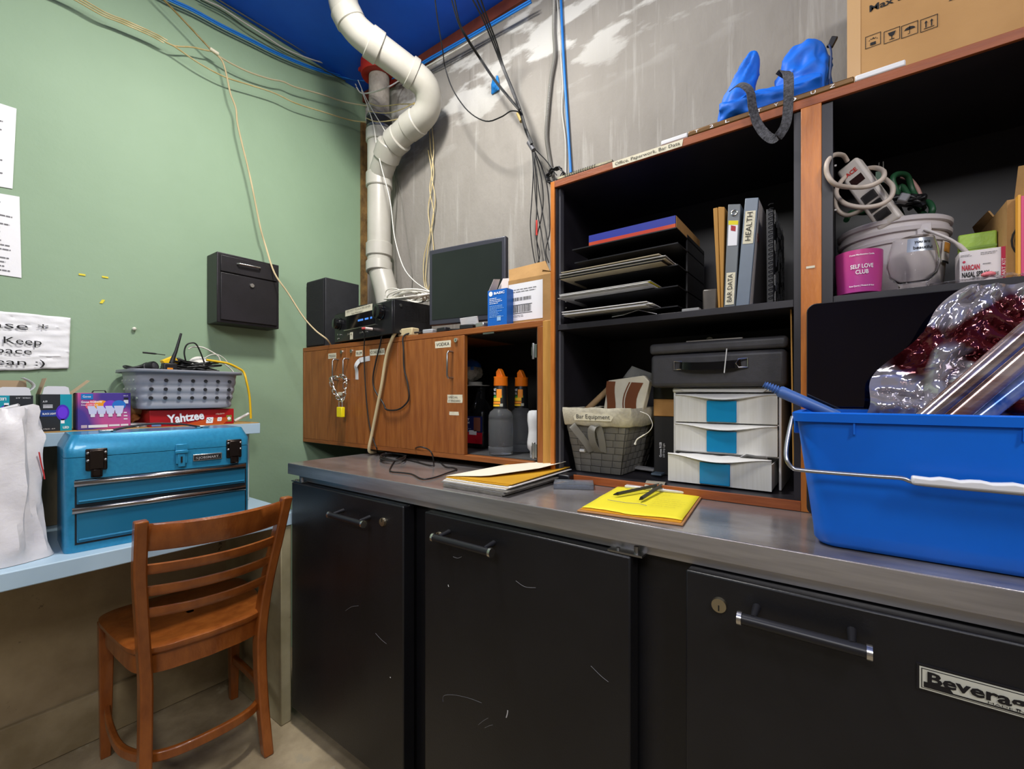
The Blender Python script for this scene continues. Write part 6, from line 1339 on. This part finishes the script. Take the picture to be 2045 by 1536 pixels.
# ================================================================ right bay, lower: screen leaning in front of the unit
sc = thing('flat_screen', 'large glossy black flat screen leaning against the shelving', 'screen', (2.4, -.40, CT)); sx0, sx1, sz0, sz1 = 2.082, 2.78, C0, 1.388
ys = -.392
def rr(x0, x1, z0, z1, r, y):
    P = []
    for cx, cz, a0 in ((x1 - r, z0 + r, -90), (x1 - r, z1 - r, 0), (x0 + r, z1 - r, 90), (x0 + r, z0 + r, 180)):
        for k in range(7): a = radians(a0 + k * 15); P.append(V(cx + r * cos(a), y, cz + r * sin(a)))
    return P
B().ext(rr(sx0, sx1, sz0, sz1, .018, ys), (0, .018, 0), M('screen_back', '1A1A1E', .4)).build('housing', sc, bv=.001)
B().ext(rr(sx0 + .0015, sx1 - .0015, sz0 + .0015, sz1 - .0015, .017, ys - .0005), (0, .0004, 0), M('glossy_glass', '020208', .03, coat=1, col2='05050E', vs=3)).build('glass', sc, sm=0)
# ================================================================ blue bin
bn = thing('blue_bin', 'large blue plastic utility bucket with a wire handle on the counter', 'bucket', (2.45, -.52, C0))
blb = M('bin_blue', '0064D2', .38, col2='005EC8', vs=5, wear='4C86D0', ws=60, wt=.78)
bX0, bX1, bY0, bY1, bz1 = 2.105, 2.70, -.622, -.435, 1.162
def bring(f, z, e=.0, r=.028):
    x0, x1, y0, y1 = bX0 - .022 * f - e, bX1 + .022 * f + e, bY0 - .022 * f - e, bY1 + .012 * f + e; P = []
    for cx, cy, a0 in ((x1 - r, y0 + r, -90), (x1 - r, y1 - r, 0), (x0 + r, y1 - r, 90), (x0 + r, y0 + r, 180)):
        for k in range(6): a = radians(a0 + k * 18); P.append(V(cx + r * cos(a), cy + r * sin(a), z))
    return P
H = bz1 - C0
G = [bring(-.8, C0 + .0005), bring(-.35, C0 + .003), bring(-.05, C0 + .012), bring(0, C0 + .03), bring(1, bz1 - .018), bring(1, bz1 - .014)]
b = B().grid(G, blb, closed=True); b.quad(G[0][::-1], blb); b.build('tub', bn, solid=.0025, sm=50)
b = B().grid([bring(1, bz1 - .014, -.002), bring(1, bz1 - .016, .008), bring(1, bz1 - .002, .009), bring(1, bz1, .006), bring(1, bz1, -.004), bring(1, bz1 - .014, -.004)], blb, closed=True); b.build('rim', bn, sm=50)
for x in (2.16, 2.345): B().box(x, x + .0025, bY0 - .028, bY0 - .019, bz1 - .035, bz1 - .016, blb).build('rim_rib', bn)
B().box(bX0 - .030, bX0 - .018, -.60, -.565, bz1 - .040, bz1 - .014, blb).build('handle_lug', bn, bv=.002)
hy = -.665
wr = M('galvanised_wire', 'A9ABB0', .3, .9)
hp = [HY(1583, 832, -.63), HY(1576, 860, -.64), HY(1570, 895, -.655), HY(1571, 918, hy), HY(1582, 934, hy), HY(1600, 939, hy), HY(1680, 946, hy), HY(1760, 952, hy), HY(1800, 955, hy), HY(1820, 962, hy), HY(1850, 968, hy), HY(2045, 986, hy), HY(2160, 994, hy)]
hd_ = B().tube(hp, .0034, wr, 10, sm=5).build('wire_handle', bn)
a = HY(1820, 952, hy - .002); c_ = HY(1822, 972, hy - .002); n = 26; top = []; bot = []
xe = 2.50
for k in range(n + 1):
    s_ = k / n; x = a.x + (xe - a.x) * s_; zt_ = a.z + .0015 * (1 + cos(k * 1.9)) * .9 + (.0 if k else -.001); zb_ = c_.z - .001 * s_; top.append(V(x, hy - .008, zt_ + .0)); bot.append(V(x, hy - .008, zb_ + .004))
B().ext(bot + top[::-1], (0, .015, 0), M('grip_white', 'DDDDE0', .4)).build('grip', hd_, bv=.003, lab='white wavy plastic grip')
# brush handle
p0 = HY(1650, 822, -.50); p1 = HY(1545, 776, -.52); d = (p1 - p0).normalized()
t = thing('mop_handle', 'blue plastic handle with threaded tip sticking out of the bin', 'handle', p0); bh = M('dusty_blue_plastic', '4468A8', .4)
B().tube([p0 - d * .02, p0 + d * .085, p0 + d * .088], [.0105, .0115, .0105], bh, 18).build('shaft', t)
b = B(); L = (p1 - p0).length; Q = []; Rr = []
for k in range(25): Q.append(p0 + d * (.088 + .030 * k / 24)); Rr.append(.0085 - .003 * k / 24 + .0013 * (1 if k % 4 < 2 else -1))
b.tube(Q, Rr, bh, 16); b.build('threaded_tip', t, sm=20)
# films and rolls in the bin
b = B(); G = []; film = M('crinkled_film_reflections', 'A8A4AC', .1, metal=.6, spec=1.0, col2='561A20', vs=7, lo=.46, hi=.50, det=1)  # clear film: grey and maroon reflections of the room painted into its colour
c0, c1, c2, c3 = HY(1712, 835, -.50), HY(2060, 840, -.50), HY(2080, 560, -.44), HY(1930, 575, -.44)
for i in range(46):
    row = []
    for j in range(40):
        u_, s_ = i / 45, j / 39; p = (c0.lerp(c1, s_)).lerp(c3.lerp(c2, s_), u_)
        ed_ = (1 - s_); p += V((.010 * sin(u_ * 11 + 1) - .022 * sin(u_ * pi)) * ed_ ** 3, 0, 0)
        a_ = noise.noise(V(u_ * 2.4 + s_ * 1.5, s_ * 2.5, 3)); c_ = abs(noise.noise(V(u_ * 5, s_ * 4 + u_ * 3, 8))); e_ = abs(noise.noise(V(u_ * 11, s_ * 9, 1)))
        row.append(p + V(0, -.006 - .03 * a_ - .05 * c_ - .014 * e_, .004 * a_))
    G.append(row)
b.grid(G, film); b.build('gift_film', tag=('crumpled clear film wrap with painted reddish reflections rising out of the blue bin', 'film'), sm=65)
for k, (a, c, r, m, lb) in enumerate((((1845, 838), (2075, 640), .013, M('film_roll_copper', '8A6A60', .12, .75, col2='C8B8B4', vs=10, st=(1, 1, 6)), 'coppery roll of film leaning in the blue bin'), ((1893, 838), (2110, 650), .017, M('film_roll_pale', 'C9B6B2', .15, .55, col2='8A5A52', vs=9, st=(1, 1, 5)), 'pale pinkish roll of film, thickest in the blue bin'), ((1950, 838), (2140, 690), .014, M('film_roll_blue', '2C5CB8', .12, .35, col2='C8D0E0', vs=14), 'blue tinted roll of film furthest right in the bin'))):
    p = HY(*a, -.600 + .028 * k); q = HY(*c, -.575 + .028 * k); d = (p - q).normalized()
    B().tube([p + d * .08, q], r, m, 26).build('film_roll', tag=(lb, 'roll', 'rolls of clear film in the blue bin'), sm=60)
# ================================================================ on top of the shelving
T1 = U1 + .0008
def tote():
    bl = M('tote_nylon', '0068D8', .6, col2='0060CA', vs=6, bump=.15, bs=14); bl2 = M('tote_trim', '0A2C5A', .6)
    t = thing('tote_bag', 'slumped bright blue tote bag with grey straps on the shelving top', 'tote bag', (2.0, -.25, T1))
    def lobe(ax, rx, ry, n=22, seed=0, e=.8):
        G = []; K = 26
        for i in range(n + 1):
            f = i / n; c = spl([V(*p) for p in ax], n // (len(ax) - 1) + 1); c = c[min(len(c) - 1, int(f * (len(c) - 1)))]
            w_ = sin(pi * (.06 + .94 * f) * .5 + 0) if False else 1
            kx = rx[0] + (rx[1] - rx[0]) * f; ky = ry[0] + (ry[1] - ry[0]) * f
            tap = (1 - max(0, f - .85) / .15 * .75); row = []
            for k in range(K):
                a = 2 * pi * k / K; ca, sa = cos(a), sin(a)
                dd = 1 - .30 * abs(noise.noise(V(ca * 1.6 + seed, sa * 1.6, f * 1.5))) * 2 - .12 * abs(noise.noise(V(ca * 4, sa * 4 + seed, f * 4)))
                row.append(c + V(ca * kx * dd * tap, sa * ky * dd * tap, .008 * noise.noise(V(ca * 3, sa * 3, seed))))
            G.append(row)
        b = B().grid(G, bl, closed=True); b.quad(G[0][::-1], bl); b.quad(G[-1], bl); return b
    # base roll, left peak and right bulge joined in one body
    b = lobe([(1.895, -.29, T1 + .035), (1.95, -.29, T1 + .042), (2.02, -.28, T1 + .045), (2.09, -.27, T1 + .05)], (.02, .02), (.05, .05))
    def roll(pts, r, seed):
        P = spl([V(*p) for p in pts], 6); G = []
        for i, p in enumerate(P):
            f = i / (len(P) - 1); tt = (P[min(i + 1, len(P) - 1)] - P[max(i - 1, 0)]).normalized(); u = V(0, 1, 0); u = (u - tt * u.dot(tt)).normalized(); w_ = tt.cross(u); row = []
            rz_, ry_ = r(f)
            for k in range(26):
                a = 2 * pi * k / 26; ca, sa = cos(a), sin(a); dd = 1 - .34 * abs(noise.noise(V(ca * 1.5 + seed, sa * 1.5, f * 2.2))) * 2 - .10 * abs(noise.noise(V(ca * 4, sa * 4 + seed, f * 5)))
                row.append(p + u * ry_ * ca * dd + w_ * rz_ * sa * dd)
            G.append(row)
        bb = B().grid(G, bl, closed=True); bb.quad(G[0][::-1], bl); bb.quad(G[-1], bl); return bb
    parts = [roll([(1.895, -.30, T1 + .047), (1.94, -.30, T1 + .047), (2.02, -.295, T1 + .047), (2.10, -.28, T1 + .049)], lambda f: (.045, .055), 1),
             roll([(1.925, -.28, T1 + .03), (1.930, -.28, T1 + .10), (1.950, -.275, T1 + .165), (1.962, -.27, T1 + .205)], lambda f: (.054 - .040 * f ** 1.2, .06 - .035 * f), 4),
             roll([(2.070, -.26, T1 + .03), (2.066, -.26, T1 + .09), (2.066, -.255, T1 + .14), (2.070, -.25, T1 + .182)], lambda f: (.072 - .014 * f - .022 * max(0, f - .8) / .2, .06 - .02 * f), 9)]
    B_ = B()
    for p in parts:
        k = len(B_.v); B_.v += p.v; i = B_.mt(bl); B_.f += [[k + j for j in f] for f in p.f]; B_.mi += [i] * len(p.f)
    o = B_.build('bag_body', t, sm=70)
    q = o.modifiers.new('join', 'REMESH'); q.mode = 'VOXEL'; q.voxel_size = .0042; q.use_smooth_shade = True
    B().tube([(2.118, -.30, T1 + .02), (2.122, -.308, T1 + .07), (2.124, -.30, T1 + .12), (2.12, -.285, T1 + .15)], .0022, bl2, 6, sm=4).build('seam_cord', t)
    B().box(2.118, 2.132, -.27, -.262, T1 + .155, T1 + .178, BLK, R=Matrix.Rotation(.5, 3, 'Y')).build('tab', t, bv=.002)
    wb = M('grey_webbing', '55555A', .85, col2='2C2C30', vs=180, bump=.4, bs=300)
    yy = UF - .016
    P = [HY(1462, 178, -.345), HY(1474, 170, -.36), HY(1488, 172, -.375), HY(1499, 186, yy - .006), HY(1503, 215, yy - .006), HY(1512, 245, yy - .004), HY(1528, 268, yy - .004), HY(1545, 278, yy - .004), HY(1558, 268, yy - .006), HY(1570, 245, yy - .008), HY(1574, 210, yy - .010), HY(1575, 175, yy - .012), HY(1574, 152, -.37), HY(1566, 142, -.355), HY(1556, 152, -.345)]
    B().strap(P, [(.3, .6, .6), (.3, .6, .6), (.5, .5, .5), (.8, .6, 0), (.9, .5, 0), (.9, .3, .2), (.85, .1, .4), (.7, 0, .7), (.9, 0, .5), (1, .1, .3), (1, 0, 0), (1, 0, 0), (1, 0, 0), (.9, .3, -.3), (.8, .4, -.4)], .020, .0018, wb).build('strap', t, sm=60)
tote()
Yb = -.335; bl_ = HY(1692, 150, Yb); bb = thing('carton_box', 'large brown carton with handling symbols on the shelving top', 'box', (2.4, -.2, T1))
bx0 = HY(1693, 146, Yb).x; z0 = T1 + .006
kr = M('big_kraft', 'B58B58', .8, col2='AC8250', vs=6, bump=.05)
B().box(bx0, 2.75, Yb, -.03, z0 - .005, T1 + .42, kr).build('carton', bb, bv=.003)
B().box(bx0 - .0012, bx0 + .022, Yb - .0008, Yb + .02, z0, T1 + .419, M('clear_brown_tape', 'C7A170', .2, coat=.6)).build('packing_tape', bb)
def picto(px, py, kind):
    o = HY(px, py, Yb); s_ = .026; c = B(); e = .0009; r, u = PX, PZ; L_ = .0011
    for a in ((0, 0, s_, L_), (0, s_ - L_, s_, L_), (0, 0, L_, s_), (s_ - L_, 0, L_, s_)): rect(c, o + V(a[0], 0, a[1]), r, u, a[2], a[3], INK, off=e)
    m = o + V(s_ / 2, 0, 0); y = V(0, -e, 0)
    if kind == 0:
        rect(c, o + V(s_ * .32, 0, s_ * .14), r, u, s_ * .36, s_ * .24, INK, off=e)
        for q in range(5): a = pi * (.1 + .2 * q); rect(c, o + V(s_ * (.48 + .26 * cos(a)), 0, s_ * (.48 + .2 * sin(a))), r, u, .0016, .0016, INK, off=e)
        rect(c, o + V(s_ * .40, 0, s_ * .60), V(1, 0, .5), V(-.5, 0, 1), s_ * .2, .001, INK, off=e); rect(c, o + V(s_ * .44, 0, s_ * .68), V(1, 0, -.5), V(.5, 0, 1), s_ * .2, .001, INK, off=e)
    if kind == 1:
        c.quad([o + y + V(s_ * .25, 0, s_ * .78), o + y + V(s_ * .36, 0, s_ * .50), o + y + V(s_ * .5, 0, s_ * .44), o + y + V(s_ * .64, 0, s_ * .50), o + y + V(s_ * .75, 0, s_ * .78)], INK); rect(c, o + V(s_ * .47, 0, s_ * .22), r, u, s_ * .06, s_ * .25, INK, off=e); rect(c, o + V(s_ * .34, 0, s_ * .18), r, u, s_ * .32, s_ * .05, INK, off=e)
    if kind == 2:
        c.quad([o + y + V(s_ * (.5 + .32 * cos(a)), 0, s_ * (.52 + .22 * sin(a))) for a in [pi * k / 10 for k in range(11)]], INK); rect(c, o + V(s_ * .48, 0, s_ * .20), r, u, s_ * .04, s_ * .6, INK, off=e); rect(c, o + V(s_ * .38, 0, s_ * .18), r, u, s_ * .12, s_ * .04, INK, off=e)
    if kind == 3:
        for x in (.32, .64): rect(c, o + V(s_ * (x - .03), 0, s_ * .26), r, u, s_ * .07, s_ * .38, INK, off=e); c.quad([o + y + V(s_ * (x - .09), 0, s_ * .62), o + y + V(s_ * (x + .10), 0, s_ * .62), o + y + V(s_ * (x + .005), 0, s_ * .80)], INK)
        rect(c, o + V(s_ * .2, 0, s_ * .17), r, u, s_ * .6, s_ * .05, INK, off=e)
    c.build('symbol', bb, sm=0)
picto(1728, 99, 0); picto(1765, 89, 1); picto(1800, 78, 2); picto(1838, 66, 3)
text('Max Load', HY(1735, 25, Yb), PX, PZ, .019, INK, bb, W=.090, bold=.02)
b = B(); o = HY(1895, 3, Yb); 
for k, (w_, z_) in enumerate(((.075, .0), (.085, .006), (.08, .014), (.06, .024))): rect(b, o + V(.002 * k, 0, z_), PX, PZ, w_, .0014, INK, off=.001)
for k in range(8): rect(b, o + V(.008 + .009 * k, 0, 0), V(.3, 0, 1), V(-1, 0, .3), .02, .001, INK, off=.001)
b.build('line_drawing', bb, sm=0)
# long trim pieces lying along the top front edge
def strip(pa, pb, m, lb, w_=.012, z=.0):
    x0, x1 = HY(*pa, -.366).x, HY(*pb, -.366).x
    return B().box(x0, x1, UF - .0075, UF + .012, T1 + z, T1 + z + .013, m)
wts = M('satin_white_strip', 'DADADC', .35)
strip((1320, 285), (1373, 262), wts, '').build('trim_strip', bv=.003, tag=('left white piece of strip lying on the shelving front edge', 'strip', 'strips along the shelving top edge'))
t = thing('letter_strip', 'long brown strip with cut letters along the shelving top edge', 'strip', (1.99, -.36, T1)); x0, x1 = HY(1374, 262, -.366).x, HY(1706, 150, -.366).x
B().box(x0, x1, UF - .0075, UF + .012, T1, T1 + .014, M('bronze_strip', '7A5A2A', .35, .3, col2='4E3018', vs=3)).build('strip', t, bv=.003)
for k, s_ in enumerate('T2L1TY)UZ'): text(s_, (x0 + (x1 - x0) * (.05 + .103 * k), UF - .008, T1 + .003), PX, PZ, .010, WINK, t, W=.009, off=.0008)
strip((1707, 150), (1809, 118), wts, '').build('trim_strip', bv=.003, tag=('right white piece of strip below the big carton', 'strip', 'strips along the shelving top edge'))
x0, x1 = HY(1113, 360, -.36).x, HY(1222, 322, -.36).x
t = thing('spiral_notebook', 'old spiral notebook lying on the left end of the shelving top', 'notebook', (x0 + .07, -.27, T1))
B().box(x0, x1, UF + .002, -.16, T1, T1 + .006, M('notebook_pages', '8C8A80', .8)).box(x0, x1, UF, -.158, T1 + .006, T1 + .012, M('notebook_cover', 'B5B08E', .7, col2='7A7A6E', vs=50)).build('pages', t)
b = B()
for k in range(14): b.tube([(x0 + .03 + k * .0075, UF - .001, T1 + .002), (x0 + .03 + k * .0075, UF - .006, T1 + .008), (x0 + .03 + k * .0075, UF - .001, T1 + .013)], .001, INK, 5)
b.build('spiral_wire', t, kind='stuff')
# yellow cable glimpsed between desk and cooler
rope('yellow_cable', 'yellow cable glimpsed in the gap between desk panel and cooler', 'cable', [(.438, -.60, .10), (.438, -.61, .25), (.437, -.60, .40), (.439, -.61, .52)], .006, ycab)
